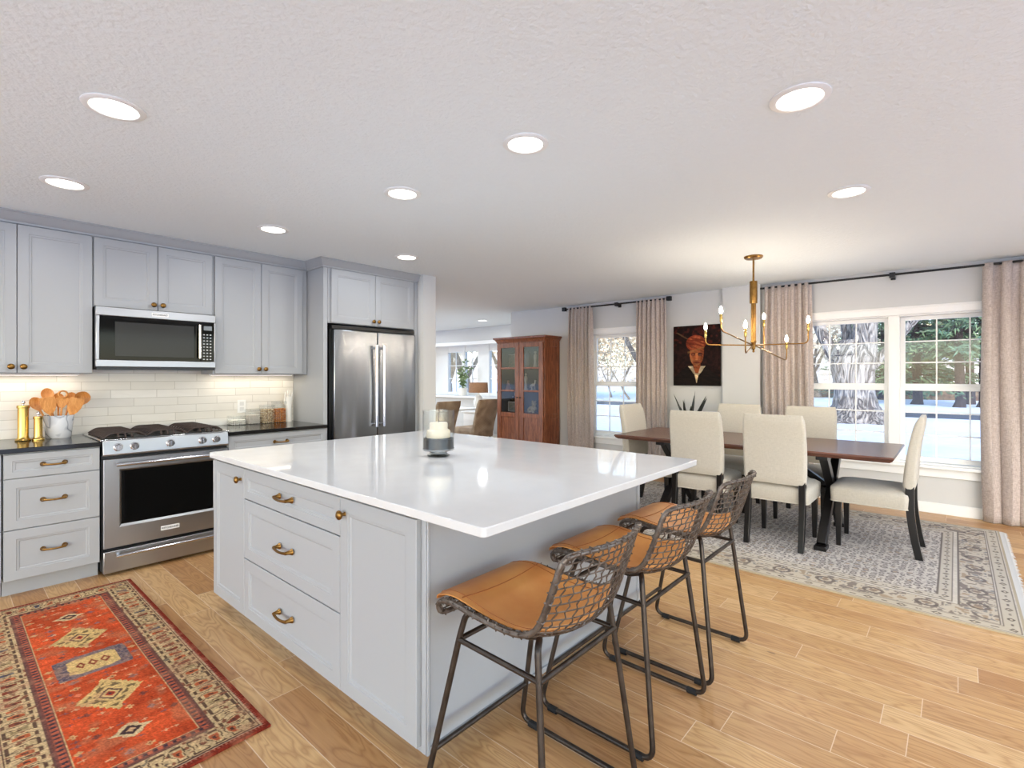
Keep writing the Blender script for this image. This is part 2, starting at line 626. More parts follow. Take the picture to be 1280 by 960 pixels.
def pattern_grid(name, m, x0, x1, y0, y1, nx, ny, colfn, P, thick=0.0, parent=None):
    """grid whose 'pattern' colour attribute is computed by colfn(U, V) -> (n,3) sRGB"""
    us = np.linspace(x0, x1, nx)
    vs = np.linspace(y0, y1, ny)
    U, V = np.meshgrid(us, vs, indexing='ij')
    cols = colfn(U.ravel(), V.ravel()) / 255.0
    cols = np.where(cols <= 0.04045, cols / 12.92, ((cols + 0.055) / 1.055) ** 2.4)
    off = wloc(parent)
    pts = [Vector(P(u, v, thick)) - off for u, v in zip(U.ravel(), V.ravel())]
    idx = np.arange(nx * ny).reshape(nx, ny)
    faces = np.stack([idx[:-1, :-1], idx[1:, :-1], idx[1:, 1:], idx[:-1, 1:]], -1).reshape(-1, 4).tolist()
    n0 = nx * ny
    per = list(idx[:, 0]) + list(idx[-1, 1:]) + list(idx[-2::-1, -1]) + list(idx[0, -2:0:-1])
    uu, vv = U.ravel(), V.ravel()
    pts += [Vector(P(uu[i], vv[i], 0.0)) - off for i in per]
    k = len(per)
    for i in range(k):
        j = (i + 1) % k
        faces.append([int(per[i]), n0 + i, n0 + j, int(per[j])])
    faces.append([n0 + i for i in range(k)])
    me = bpy.data.meshes.new(name)
    me.from_pydata([tuple(p) for p in pts], [], faces)
    at = me.attributes.new('pattern', 'FLOAT_COLOR', 'POINT')
    full = np.ones((len(pts), 4), dtype=np.float32)
    full[:n0, :3] = cols
    full[n0:, :3] = cols[per]
    at.data.foreach_set('color', full.ravel())
    me.materials.append(m)
    o = bpy.data.objects.new(name, me)
    COL.objects.link(o)
    if parent is not None:
        o.parent = parent
    return o

def hash2(a, b, k=0.0):
    v = np.sin(a * 127.1 + b * 311.7 + k * 74.7) * 43758.5453
    return v - np.floor(v)

def smooth_noise(u, v, s, k=0.0):
    a, b = u * s, v * s
    ia, ib = np.floor(a), np.floor(b)
    fa, fb = a - ia, b - ib
    fa = fa * fa * (3 - 2 * fa)
    fb = fb * fb * (3 - 2 * fb)
    return ((hash2(ia, ib, k) * (1 - fa) + hash2(ia + 1, ib, k) * fa) * (1 - fb)
            + (hash2(ia, ib + 1, k) * (1 - fa) + hash2(ia + 1, ib + 1, k) * fa) * fb)

def text_mesh(txt, size, P, name, m, parent, depth=0.001):
    """flat lettering centred on P(u, w, d)"""
    cu = bpy.data.curves.new('lettering', 'FONT')
    cu.body = txt
    cu.size = size
    cu.align_x = 'CENTER'
    cu.align_y = 'CENTER'
    cu.extrude = depth
    t = bpy.data.objects.new('lettering', cu)
    COL.objects.link(t)
    bpy.context.view_layer.update()
    me = bpy.data.meshes.new_from_object(t.evaluated_get(bpy.context.evaluated_depsgraph_get()))
    bpy.data.objects.remove(t)
    off = wloc(parent)
    for v in me.vertices:
        v.co = Vector(P(v.co.x, v.co.y, v.co.z)) - off
    me.materials.clear()
    me.materials.append(m)
    o = bpy.data.objects.new(name, me)
    COL.objects.link(o)
    o.parent = parent
    return o

# ================================================================ room shell
ST = 'structure'
Lout = [(-11.2, -3.0), (2.8, -3.0), (2.8, 6.66), (-5.64, 6.66), (-5.64, 8.1), (-11.2, 8.1)]
MB().prism(Lout, lambda p, q, t: (p, q, t), -0.2, 0.0).build('floor', M_FLOOR, kind=ST)
MB().prism(Lout, lambda p, q, t: (p, q, t), CEIL, CEIL + 0.15).build('ceiling', M_CEIL, kind=ST)
def wall_with_holes(name, axis, a0, a1, t0, t1, holes):
    """axis 'x': wall runs along X between a0 and a1, thickness t0..t1 in Y.  holes: (b0,b1,z0,z1) sorted"""
    mb = MB()
    def bx(p0, p1, z0, z1):
        if p1 - p0 < 1e-4 or z1 - z0 < 1e-4:
            return
        if axis == 'x':
            mb.box(p0, t0, z0, p1, t1, z1)
        else:
            mb.box(t0, p0, z0, t1, p1, z1)
    cur = a0
    for b0, b1, z0, z1 in holes:
        bx(cur, b0, 0, CEIL)
        bx(b0, b1, 0, z0)
        bx(b0, b1, z1, CEIL)
        cur = b1
    bx(cur, a1, 0, CEIL)
    return mb.build(name, M_WALL, kind=ST)

box('wall_kitchen', M_WALL, -5.11, -3.0, 0, -4.99, 3.455, CEIL, kind=ST)
box('wall_refrigerator_end', M_WALL, -5.11, 3.455, 0, -4.30, 3.63, CEIL, kind=ST)
wall_with_holes('wall_living_near', 'x', -11.2, -5.11, 3.455, 3.63, [(-11.0, -5.3, 0.05, 2.38)])  # unseen opening added to let sky light into the living room

WY = 6.53
W1 = (-4.15, -3.33, 0.47, 1.99)
W2 = (-1.375, 0.42, 0.47, 1.99)
wall_with_holes('wall_window', 'x', -5.75, 2.8, WY, WY + 0.15, [W1, W2])
wall_with_holes('wall_right', 'y', -3.0, 6.68, 2.8, 2.92, [(-2.6, 5.2, 0.1, 2.2)])  # wide opening out of view, added as daylight fill from the side
wall_with_holes('wall_living_left', 'y', 3.455, 8.1, -11.32, -11.2, [(3.7, 7.9, 0.05, 2.38)])  # opening out of view, added to brighten the living room ceiling
box('roof', M_TRIM, -12.0, -4.9, CEIL + 0.16, 3.4, 9.2, CEIL + 0.3, kind=ST)  # unseen; deep rear overhang added to keep direct sun off the floor
wall_with_holes('wall_back', 'x', -5.1, 2.8, -3.12, -3.0, [(-4.6, 2.4, 0.02, 2.25)])  # large rear opening out of view, added for sky fill
box('wall_return', M_WALL, -5.75, WY + 0.15, 0, -5.62, 8.12, CEIL, kind=ST)
wall_with_holes('wall_bay', 'x', -11.2, -5.75, 8.0, 8.12, [(-10.4, -6.5, 0.88, 2.13)])
box('wall_pilaster', M_WALL, -2.175, WY - 0.085, 0, -1.74, WY, CEIL, kind=ST)
box('baseboard_window', M_TRIM, -1.74, WY - 0.016, 0, 2.8, WY, 0.105, bevel=0.004, kind=ST)
box('baseboard_dining', M_TRIM, -4.7, WY - 0.016, 0, -2.175, WY, 0.105, bevel=0.004, kind=ST)
box('baseboard_return', M_TRIM, -5.766, 6.7, 0, -5.75, 8.0, 0.105, bevel=0.004, kind=ST)
box('baseboard_living', M_TRIM, -11.2, 7.984, 0, -5.766, 8.0, 0.105, bevel=0.004, kind=ST)

def sash_window(name, x0, x1, z0, z1, units, mid, lower_z0, upper_z1):
    """double-hung window(s) in the wall at WY; units: list of glass (g0,g1)"""
    y0, y1 = WY, WY + 0.12
    fr = MB()
    fr.box(x0, y0 + 0.015, z0, x0 + 0.02, y1, z1)
    fr.box(x1 - 0.02, y0 + 0.015, z0, x1, y1, z1)
    fr.box(x0, y0 + 0.015, z1 - 0.02, x1, y1, z1)
    fr.box(x0, y0 + 0.015, z0, x1, y1, z0 + 0.02)
    for a, b in zip(units[:-1], units[1:]):
        fr.box(a[1] + 0.04, y0 + 0.005, z0, b[0] - 0.04, y1, z1)
    root = fr.build(name, M_TRIM, bevel=0.003, kind=ST)
    cs = MB()
    cw = 0.075
    cs.box(x0 - cw, y0 - 0.02, z0, x0 + 0.006, y0, z1 + 0.075)
    cs.box(x1 - 0.006, y0 - 0.02, z0, x1 + cw, y0, z1 + 0.075)
    cs.box(x0 + 0.006, y0 - 0.02, z1 - 0.006, x1 - 0.006, y0, z1 + 0.075)
    cs.box(x0 - cw - 0.012, y0 - 0.032, z1 + 0.06, x1 + cw + 0.012, y0, z1 + 0.078)
    cs.build('casing', M_TRIM, root, bevel=0.003)
    sl = MB()
    sl.box(x0 - cw - 0.02, y0 - 0.06, z0 - 0.025, x1 + cw + 0.02, y0 + 0.02, z0 + 0.006)
    sl.build('window_sill', M_TRIM, root, bevel=0.004)
    box('apron', M_TRIM, x0 - cw, y0 - 0.02, z0 - 0.11, x1 + cw, y0, z0 - 0.025, root, bevel=0.004)
    for g0, g1 in units:
        for (za, zb, yy, nm) in ((mid + 0.015, upper_z1, y0 + 0.085, 'upper_sash'), (lower_z0, mid - 0.055, y0 + 0.05, 'lower_sash')):
            s = MB()
            b = 0.04
            yb = yy + 0.03
            bot = 0.05
            s.box(g0 - b, yy, za - bot, g0, yb, zb + b)
            s.box(g1, yy, za - bot, g1 + b, yb, zb + b)
            s.box(g0, yy, zb, g1, yb, zb + b)
            s.box(g0, yy, za - bot, g1, yb, za)
            so = s.build(nm, M_TRIM, root, bevel=0.002)
            m = MB()
            for i in (1, 2):
                xx = g0 + (g1 - g0) * i / 3
                m.box(xx - 0.006, yy + 0.008, za, xx + 0.006, yy + 0.022, zb)
                zz = za + (zb - za) * i / 3
                m.box(g0, yy + 0.009, zz - 0.006, g1, yy + 0.021, zz + 0.006)
            m.build('muntin', M_TRIM, so)
            pm = MB()
            pm.quad((g0, yy + 0.015, za), (g1, yy + 0.015, za), (g1, yy + 0.015, zb), (g0, yy + 0.015, zb))
            pm.build('pane', M_PANE, so)
    return root

sash_window('window_1', *W1, [(-4.085, -3.395)], 1.265, 0.545, 1.93)
sash_window('window_2', *W2, [(-1.31, -0.565), (-0.39, 0.355)], 1.265, 0.545, 1.93)

# bay window in the living room
bay = MB()
bay.box(-10.4, 8.12, 2.13, -6.5, 8.72, 2.2)
bay.box(-10.4, 8.12, 0.8, -6.5, 8.72, 0.88)
bay.box(-10.46, 8.12, 0.8, -10.4, 8.72, 2.2)
bay.box(-6.5, 8.12, 0.8, -6.44, 8.72, 2.2)
bx = [-10.4, -9.62, -9.10, -8.98, -8.53, -8.15, -7.62, -7.52, -7.05, -6.5]
bay.box(-10.4, 8.5, 0.88, -9.60, 8.6, 2.13)
bay.box(-9.09, 8.5, 0.88, -8.985, 8.6, 2.13)
bay.box(-8.54, 8.5, 0.88, -8.17, 8.6, 2.13)
bay.box(-7.64, 8.5, 0.88, -7.52, 8.6, 2.13)
bay.box(-7.0, 8.5, 0.88, -6.5, 8.6, 2.13)
for a, b in ((-9.60, -9.09), (-8.985, -8.54), (-8.17, -7.64), (-7.52, -7.0)):
    bay.box(a, 8.51, 1.95, b, 8.6, 2.13)
    bay.box(a, 8.51, 0.88, b, 8.6, 0.97)
bay_o = bay.build('window_3', M_TRIM, bevel=0.004, kind=ST)
for a, b in ((-9.60, -9.09), (-8.985, -8.54), (-8.17, -7.64), (-7.52, -7.0)):
    pm = MB()
    pm.quad((a, 8.55, 0.97), (b, 8.55, 0.97), (b, 8.55, 1.95), (a, 8.55, 1.95))
    pm.build('pane', M_PANE, bay_o)
    m = MB()
    m.box((a + b) / 2 - 0.008, 8.54, 0.97, (a + b) / 2 + 0.008, 8.56, 1.95)
    for zz in (1.3, 1.62):
        m.box(a, 8.542, zz - 0.008, b, 8.558, zz + 0.008)
    m.build('muntin', M_TRIM, bay_o)
cs = MB()
cs.box(-10.5, 7.98, 2.07, -6.4, 8.0, 2.15)
cs.box(-10.5, 7.98, 0.88, -10.4, 8.0, 2.07)
cs.box(-6.5, 7.98, 0.88, -6.4, 8.0, 2.07)
cs.build('casing', M_TRIM, bay_o, bevel=0.004)
box('window_sill', M_TRIM, -10.5, 7.92, 0.865, -6.4, 8.5, 0.905, bay_o, bevel=0.006)

# backsplash and ceiling mouldings
box('wall_backsplash', M_TILE, -4.99, -1.2, 0.915, -4.98, 2.36, 1.405, kind=ST)
UF = -4.69          # upper door backs + 0.02 = faces
FF = -4.39          # refrigerator cabinet faces
def crown(name, pts):
    """cove profile swept along XY polyline of (x, y, nx, ny) with mitre offsets"""
    prof = [(0.0, 2.368), (0.006, 2.372), (0.008, 2.384), (0.018, 2.392), (0.030, 2.415), (0.040, 2.436), (0.046, 2.44), (0.046, CEIL), (-0.03, CEIL), (-0.03, 2.368)]
    mb = MB()
    mb.bridge([[(x + nx * o, y + ny * o, z) for o, z in prof] for x, y, nx, ny in pts])
    return mb.build(name, M_CAB, smooth=30, kind=ST)
crown('trim_1', [(UF, -1.2, 1, 0), (UF, 2.36, 1, -1), (FF, 2.36, 1, -1), (FF, 3.44, 1, 1), (-4.45, 3.44, 1, 1)])

# recessed lights
def downlight(label, x, y):
    t = thing('recessed_light', label, 'ceiling light', (x, y, CEIL), 'recessed ceiling lights')
    MB().lathe([(0.108, 0.0), (0.108, -0.004), (0.1, -0.008), (0.084, -0.009), (0.08, -0.005), (0.08, 0.0)], (x, y, CEIL), 32).build('trim_ring', M_TRIM, t, smooth=30)
    MB().lathe([(0.0, -0.0045), (0.08, -0.0045), (0.08, -0.001), (0.0, -0.001)], (x, y, CEIL), 32).build('lens', M_LAMPON, t)
    l = bpy.data.lights.new('downlight', 'AREA')
    l.shape = 'DISK'
    l.size = 0.16
    l.energy = DOWNLIGHT_W * (1.0 if x > -5 else 5.5 if y < 6 else 2.2)
    l.color = (0.92, 0.965, 1.0)
    lo = bpy.data.objects.new('downlight', l)
    lo.location = (0, 0, -0.012)
    lo.parent = t
    COL.objects.link(lo)
for lb, x, y in (('recessed ceiling light above the drawer base left of the range', -3.79, 0.483),
                 ('recessed ceiling light over the red runner, nearer the island than its neighbour', -2.575, 0.48),
                 ('recessed ceiling light in front of the cabinets right of the microwave', -3.81, 1.655),
                 ('recessed ceiling light over the glass candle holder end of the island', -2.485, 1.84),
                 ('recessed ceiling light in front of the refrigerator cabinet, close to its crown', -3.785, 2.85),
                 ('recessed ceiling light over the middle of the seating side of the island', -1.52, 1.83),
                 ('largest looking recessed ceiling light, in open ceiling between island and dining rug', -0.46, 2.24),
                 ('recessed ceiling light near the brass chandelier, above the edge of the dining rug', -0.475, 3.565),
                 ('small recessed light far off in the living room ceiling beyond the refrigerator', -6.96, 7.06),
                 ('added unseen fill light in the dining ceiling close to the right-hand curtain, out over the bare floor', 0.9, 4.9),  # this and the next are unseen lamps added to brighten the dining end
                 ('added unseen fill light out over the bare floor beside the dining rug fringe', 0.85, 2.9),
                 ('added living room fill light hidden right behind the refrigerator wall', -7.0, 5.0),  # last three are hidden lamps added to brighten the living room
                 ('added hidden living room fill light nearest the side wall opening', -9.3, 5.2),
                 ('added hidden living room fill light in front of the left half of the bay window', -9.2, 7.0)):
    downlight(lb, x, y)

# ================================================================ kitchen run along the left wall
def upper_cabinet(label, y0, y1, z0, z1, splits, X=UF, depth=0.278, knob_side='mid', parts_extra=None):
    t = thing('upper_cabinet', label, 'cabinet', (X, (y0 + y1) / 2, z0), 'grey upper cabinets')
    box('carcass', M_CAB, X - depth, y0, z0, X - 0.001, y1, z1, t, bevel=0.002)
    P = PK(X)
    g = 0.002
    for a, b, side in splits:
        d = door_mb(P, a + g, b - g, z0 + 0.004, z1 - 0.004).build('door', M_CAB, t, smooth=20)
        if side:
            u = b - 0.03 if side > 0 else a + 0.03
            knob(P, u, z0 + 0.045, 0.02, d)
    return t
upper_cabinet('grey two-door upper cabinet at the far left, over the brass mills', -0.035, 0.747, 1.375, 2.368, [(-0.035, 0.356, 1), (0.356, 0.747, -1)])
upper_cabinet('short grey two-door upper cabinet directly above the microwave', 0.749, 1.531, 1.862, 2.368, [(0.752, 1.142, 1), (1.142, 1.529, -1)])
upper_cabinet('tall grey two-door upper cabinet between microwave and refrigerator', 1.533, 2.356, 1.375, 2.368, [(1.545, 1.925, 1), (1.925, 2.305, -1)])
t = upper_cabinet('grey two-door cabinet over the refrigerator', 2.405, 3.405, 1.855, 2.368, [(2.432, 2.908, 1), (2.908, 3.385, -1)], X=FF, depth=0.59)
t = thing('refrigerator_surround', 'tall grey side panels enclosing the refrigerator', 'panel', (FF, 2.38, 0))
box('left_panel', M_CAB, -4.985, 2.362, 0, FF, 2.402, 2.367, t, bevel=0.002)
box('right_panel', M_CAB, -4.985, 3.408, 0, FF, 3.45, 2.367, t, bevel=0.002)

BF = -4.345         # base cabinet door backs
def base_cabinet(label, y0, y1, rows, split=None):
    t = thing('base_cabinet', label, 'cabinet', (BF, (y0 + y1) / 2, 0), 'grey base cabinets along the wall')
    box('carcass', M_CAB, -4.985, y0, 0.105, BF - 0.001, y1, 0.884, t, bevel=0.002)
    box('toe_kick', M_CAB, -4.985, y0, 0.0, BF - 0.06, y1, 0.105, t)
    P = PK(BF)
    for z0, z1, fr in rows:
        d = door_mb(P, y0 + 0.003, y1 - 0.003, z0, z1, fr=fr).build('drawer', M_CAB, t, smooth=20)
        pull(P, (y0 + y1) / 2, (z0 + z1) / 2 + (0.0 if z1 - z0 < 0.2 else 0.01), 0.02, d)
    return t
ROWS = [(0.730, 0.876, 0.038), (0.416, 0.725, 0.055), (0.107, 0.411, 0.055)]
base_cabinet('grey three-drawer base cabinet left of the range, under the black counter', 0.268, 0.731, ROWS)
t = base_cabinet('sliver of grey base cabinet left of the three-drawer base cabinet', -0.55, 0.264, ROWS)
base_cabinet('grey base cabinet right of the range, mostly hidden behind the island', 1.527, 2.36, ROWS)

def counter(name, label, y0, y1):
    o = box(name, M_BLACKTOP, -4.979, y0, 0.885, -4.312, y1, 0.915, bevel=0.003)
    return tag(o, label, 'countertop')
counter('stone_countertop', 'polished black countertop left of the range carrying the utensil crock', -0.6, 0.733)
counter('stone_countertop', 'polished black countertop right of the range carrying the glass jars', 1.525, 2.361)

# ---------------------------------------------------------------- microwave
MX = -4.60
t = thing('microwave', 'stainless over-the-range microwave with black glass door', 'microwave', (MX, 1.14, 1.405))
box('body', M_BLACK, -4.985, 0.752, 1.418, MX - 0.03, 1.529, 1.858, t, bevel=0.003)
PM = PK(MX - 0.03)
fb = MB()
y0, y1 = 0.752, 1.529
fb.box(MX - 0.03, y0, 1.795, MX, y1, 1.858)
fb.box(MX - 0.03, y0, 1.425, MX, y1, 1.475)
fb.box(MX - 0.03, y0, 1.475, MX, y0 + 0.022, 1.795)
fb.box(MX - 0.03, y1 - 0.012, 1.475, MX, y1, 1.795)
fb.build('front_frame', M_STEEL, t, bevel=0.004)
dr = box('door_glass', M_BLACKGLASS, MX - 0.028, y0 + 0.022, 1.475, MX - 0.003, y1 - 0.112, 1.795, t, bevel=0.002)
box('viewing_window', M_WINGLASS, MX - 0.004, 0.862, 1.505, MX - 0.001, 1.37, 1.755, dr)
hb = MB()
hb.tube([(MX + 0.03, 1.405, 1.50), (MX + 0.03, 1.405, 1.77)], 0.011, 10)
for zz in (1.515, 1.755):
    hb.cyl((MX - 0.005, 1.405, zz), (MX + 0.03, 1.405, zz), 0.008, seg=8)
hb.build('handle', M_CHROME, t, smooth=40)
cp = box('control_panel', M_BLACKGLASS, MX - 0.028, y1 - 0.108, 1.475, MX - 0.002, y1 - 0.012, 1.795, t, bevel=0.002)
box('display', mat('lcd', (120, 126, 130), 0.3), MX - 0.003, 1.44, 1.73, MX - 0.0005, 1.50, 1.765, cp)
kb = MB()
for r in range(9):
    for c in range(3):
        kb.box(MX - 0.002, 1.436 + c * 0.024, 1.49 + r * 0.025, MX - 0.0005, 1.448 + c * 0.024, 1.498 + r * 0.025)
kb.build('keypad', mat('key_print', (190, 190, 190), 0.5), cp)
box('vent_grille', M_BLACK, -4.96, 0.76, 1.405, MX - 0.012, 1.52, 1.425, t)
bd = box('badge', mat('badge_white', (226, 226, 224), 0.3), MX, 1.085, 1.812, MX + 0.002, 1.195, 1.84, t)
text_mesh('KITCHENAID', 0.0165, lambda u, w, d: (MX + 0.0025 + d, 1.14 + u, 1.826 + w), 'lettering', M_BLACK, bd)

# ---------------------------------------------------------------- range
RX = -4.30
t = thing('range', 'stainless slide-in gas range with five knobs and black oven window', 'oven', (RX, 1.127, 0))
ry0, ry1 = 0.74, 1.518
box('body', M_BLACK, -4.96, ry0, 0.03, RX - 0.05, ry1, 0.9, t)
cb = MB()
sect = lambda p, q, yy: (p, yy, q)
cb.prism([(RX - 0.06, 0.816), (RX + 0.004, 0.816), (RX + 0.012, 0.826), (RX - 0.004, 0.916), (RX - 0.02, 0.926), (RX - 0.06, 0.926)], sect, ry0, ry1)
cpn = cb.build('control_panel', M_STEEL, t, bevel=0.003)
for yk in (0.822, 0.914, 1.127, 1.335, 1.430):
    kb = MB()
    kb.lathe([(0.027, 0.0), (0.027, 0.006), (0.0225, 0.009), (0.021, 0.034), (0.018, 0.038), (0.0, 0.038)], (RX + 0.003, yk, 0.872), 24, axis='x')
    kb.box(RX + 0.035, yk - 0.0035, 0.853, RX + 0.046, yk + 0.0035, 0.891)
    kb.build('knob', M_CHROME, t, smooth=35)
od = MB()
def fr_rect(i0, z0i, z1i, d):
    return [(RX + d, ry0 + i0, z0i), (RX + d, ry1 - i0, z0i), (RX + d, ry1 - i0, z1i), (RX + d, ry0 + i0, z1i)]
od.bridge([fr_rect(0.004, 0.19, 0.793, -0.05), fr_rect(0.004, 0.19, 0.793, -0.003), fr_rect(0.007, 0.193, 0.79, 0.0),
           fr_rect(0.09, 0.325, 0.72, 0.0), fr_rect(0.102, 0.34, 0.708, -0.012), fr_rect(0.102, 0.34, 0.708, -0.04)])
odo = od.build('oven_door', M_STEEL, t, smooth=25)
box('oven_window', M_BLACKGLASS, RX - 0.04, ry0 + 0.1, 0.33, RX - 0.012, ry1 - 0.1, 0.715, odo)
def bar_handle(z, parent, out=0.045, r=0.0125):
    h = MB()
    h.tube([(RX + out, ry0 + 0.065, z), (RX + out, ry1 - 0.065, z)], r, 12)
    for yy in (ry0 + 0.085, ry1 - 0.085):
        h.cyl((RX, yy, z), (RX + out, yy, z), 0.011, seg=10)
    return h.build('handle', M_CHROME, parent, smooth=40)
bar_handle(0.757, odo)
wd = MB()
wd.box(RX - 0.05, ry0 + 0.004, 0.022, RX, ry1 - 0.004, 0.168)
wdo = wd.build('warming_drawer', M_STEEL, t, bevel=0.004)
bar_handle(0.138, wdo, 0.04, 0.011)
bd = box('badge', MATS['badge_white'], RX, 1.07, 0.245, RX + 0.003, 1.185, 0.275, odo)
text_mesh('KITCHENAID', 0.0175, lambda u, w, d: (RX + 0.0035 + d, 1.1275 + u, 0.26 + w), 'lettering', M_BLACK, bd)
ct = MB()
ct.box(-4.95, ry0 - 0.012, 0.9155, RX - 0.015, ry1 + 0.012, 0.926)
cto = ct.build('cooktop', M_CHROME, t, bevel=0.003)
box('burner_well', M_BLACK, -4.92, ry0 + 0.02, 0.926, RX - 0.045, ry1 - 0.02, 0.929, cto)
for k in range(3):
    ga, gb = ry0 + 0.012 + k * 0.252, ry0 + 0.012 + k * 0.252 + 0.248
    gr = MB()
    xa, xb = -4.91, RX - 0.05
    for yy in (ga + 0.085, (ga + gb) / 2, gb - 0.085):
        gr.tube(fillet([(xa, yy, 0.93), (xa + 0.03, yy, 0.959), (xb - 0.03, yy, 0.959), (xb, yy, 0.93)], 0.015, 3), 0.006, 6)
    n = 9
    for i in range(n):
        xx = xa + 0.03 + (xb - xa - 0.06) * i / (n - 1)
        gr.tube(fillet([(xx, ga + 0.002, 0.931), (xx, ga + 0.045, 0.962), (xx, gb - 0.045, 0.962), (xx, gb - 0.002, 0.931)], 0.02, 4), 0.0065, 6)
    gr.build('grate', M_IRON, cto, smooth=50)
for bxp, byp in ((-4.78, 0.88), (-4.48, 0.88), (-4.63, 1.13), (-4.78, 1.38), (-4.48, 1.38)):
    MB().lathe([(0.05, 0.929), (0.05, 0.938), (0.036, 0.944), (0.034, 0.95), (0.0, 0.951)], (bxp, byp, 0), 20).build('burner', M_BLACK, cto, smooth=40)
for yy in (ry0 + 0.05, ry1 - 0.05):
    for xx in (RX - 0.1, -4.85):
        MB().cyl((xx, yy, 0), (xx, yy, 0.04), 0.02).build('foot', M_BLACK, t)

# ---------------------------------------------------------------- refrigerator
FX = -4.335
t = thing('refrigerator', 'stainless french-door refrigerator with two long vertical handles', 'refrigerator', (FX, 2.9, 0))
box('body', M_BLACK, -4.95, 2.425, 0.02, FX - 0.06, 3.385, 1.80, t)
for ya, yb in ((2.44, 2.908), (2.914, 3.382)):
    d = box('door', M_FRIDGE, FX - 0.058, ya, 0.72, FX, yb, 1.795, t, bevel=0.008)
    yh = yb - 0.04 if ya < 2.6 else ya + 0.04
    h = MB()
    h.tube([(FX + 0.05, yh, 0.86), (FX + 0.05, yh, 1.66)], 0.0155, 14)
    for zz in (0.885, 1.635):
        h.cyl((FX - 0.002, yh, zz), (FX + 0.05, yh, zz), 0.011, seg=10)
    h.build('handle', M_CHROME, d, smooth=40)
d = box('freezer_drawer', M_FRIDGE, FX - 0.058, 2.44, 0.06, FX, 3.382, 0.71, t, bevel=0.008)
h = MB()
h.tube([(FX + 0.05, 2.5, 0.64), (FX + 0.05, 3.32, 0.64)], 0.014, 12)
for yy in (2.54, 3.28):
    h.cyl((FX - 0.002, yy, 0.64), (FX + 0.05, yy, 0.64), 0.01, seg=10)
h.build('handle', M_CHROME, d, smooth=40)
box('hinge_cover', M_BLACK, -4.9, 2.43, 1.8, FX - 0.02, 3.38, 1.835, t, bevel=0.004)
for yy in (2.5, 3.3):
    for xx in (-4.45, -4.85):
        MB().cyl((xx, yy, 0), (xx, yy, 0.03), 0.025).build('foot', M_BLACK, t)

# ---------------------------------------------------------------- under-cabinet lights
def undercab(label, y0, y1):
    t = thing('undercabinet_light', label, 'light', (-4.9, (y0 + y1) / 2, 1.375), 'under-cabinet lights')
    box('housing', M_TRIM, -4.92, y0, 1.363, -4.86, y1, 1.375, t)
    box('lens', M_STRIPON, -4.915, y0 + 0.01, 1.361, -4.865, y1 - 0.01, 1.363, t)
    l = bpy.data.lights.new('strip', 'AREA')
    l.shape = 'RECTANGLE'
    l.size = 0.04
    l.size_y = y1 - y0 - 0.02
    l.energy = UNDERCAB_W * (y1 - y0)
    l.color = (1.0, 0.9, 0.74)
    lo = bpy.data.objects.new('strip', l)
    lo.location = (0.01, 0, -0.018)
    lo.parent = t
    COL.objects.link(lo)
undercab('slim light bar under the left upper cabinet shining on the brass mills', 0.02, 0.70)
undercab('slim light bar under the upper cabinet right of the microwave, above the jars', 1.58, 2.30)

# ---------------------------------------------------------------- things on the counters
t = thing('wall_outlet', 'white wall outlet plate on the tile behind the jars', 'outlet', (-4.98, 1.873, 1.077))
pl = box('cover_plate', M_TRIM, -4.98, 1.835, 1.018, -4.974, 1.91, 1.137, t, bevel=0.003)
so = MB()
so.box(-4.974, 1.855, 1.035, -4.9725, 1.89, 1.07)
so.box(-4.974, 1.855, 1.085, -4.9725, 1.89, 1.12)
so.build('receptacle', mat('receptacle_white', (216, 216, 214), 0.4), pl)

def mill(label, x, y, h, r):
    t = thing('pepper_mill', label, 'mill', (x, y, 0.915), 'polished brass mills')
    z = 0.915
    MB().lathe([(0, 0), (r * 1.4, 0), (r * 1.45, 0.006), (r * 1.3, 0.014), (r * 1.1, 0.018), (r, 0.03), (r, h - 0.02), (0, h - 0.02)], (x, y, z), 24).build('body', M_POLBRASS, t, smooth=35)
    MB().lathe([(0, h - 0.02), (r * 1.12, h - 0.02), (r * 1.15, h - 0.014), (r * 1.12, h - 0.002), (r * 0.9, h), (0, h)], (x, y, z), 24).build('cap', M_POLBRASS, t, smooth=35)
    MB().lathe([(0, h), (0.004, h), (0.004, h + 0.008), (0.011, h + 0.014), (0.012, h + 0.022), (0.007, h + 0.03), (0, h + 0.031)], (x, y, z), 16).build('knob', M_CHROME, t, smooth=40)
mill('taller polished brass mill at the left end of the black counter', -4.79, 0.395, 0.243, 0.0295)
mill('shorter polished brass mill beside the marble utensil crock', -4.765, 0.468, 0.165, 0.023)

cx, cy, cz = -4.845, 0.583, 0.915
t = thing('utensil_crock', 'white and grey veined marble crock holding wooden utensils', 'crock', (cx, cy, cz))
MB().lathe([(0, 0), (0.066, 0), (0.07, 0.004), (0.086, 0.158), (0.086, 0.162), (0.08, 0.162), (0.066, 0.012), (0, 0.01)], (cx, cy, cz), 36).build('vessel', M_MARBLE, t, smooth=40)

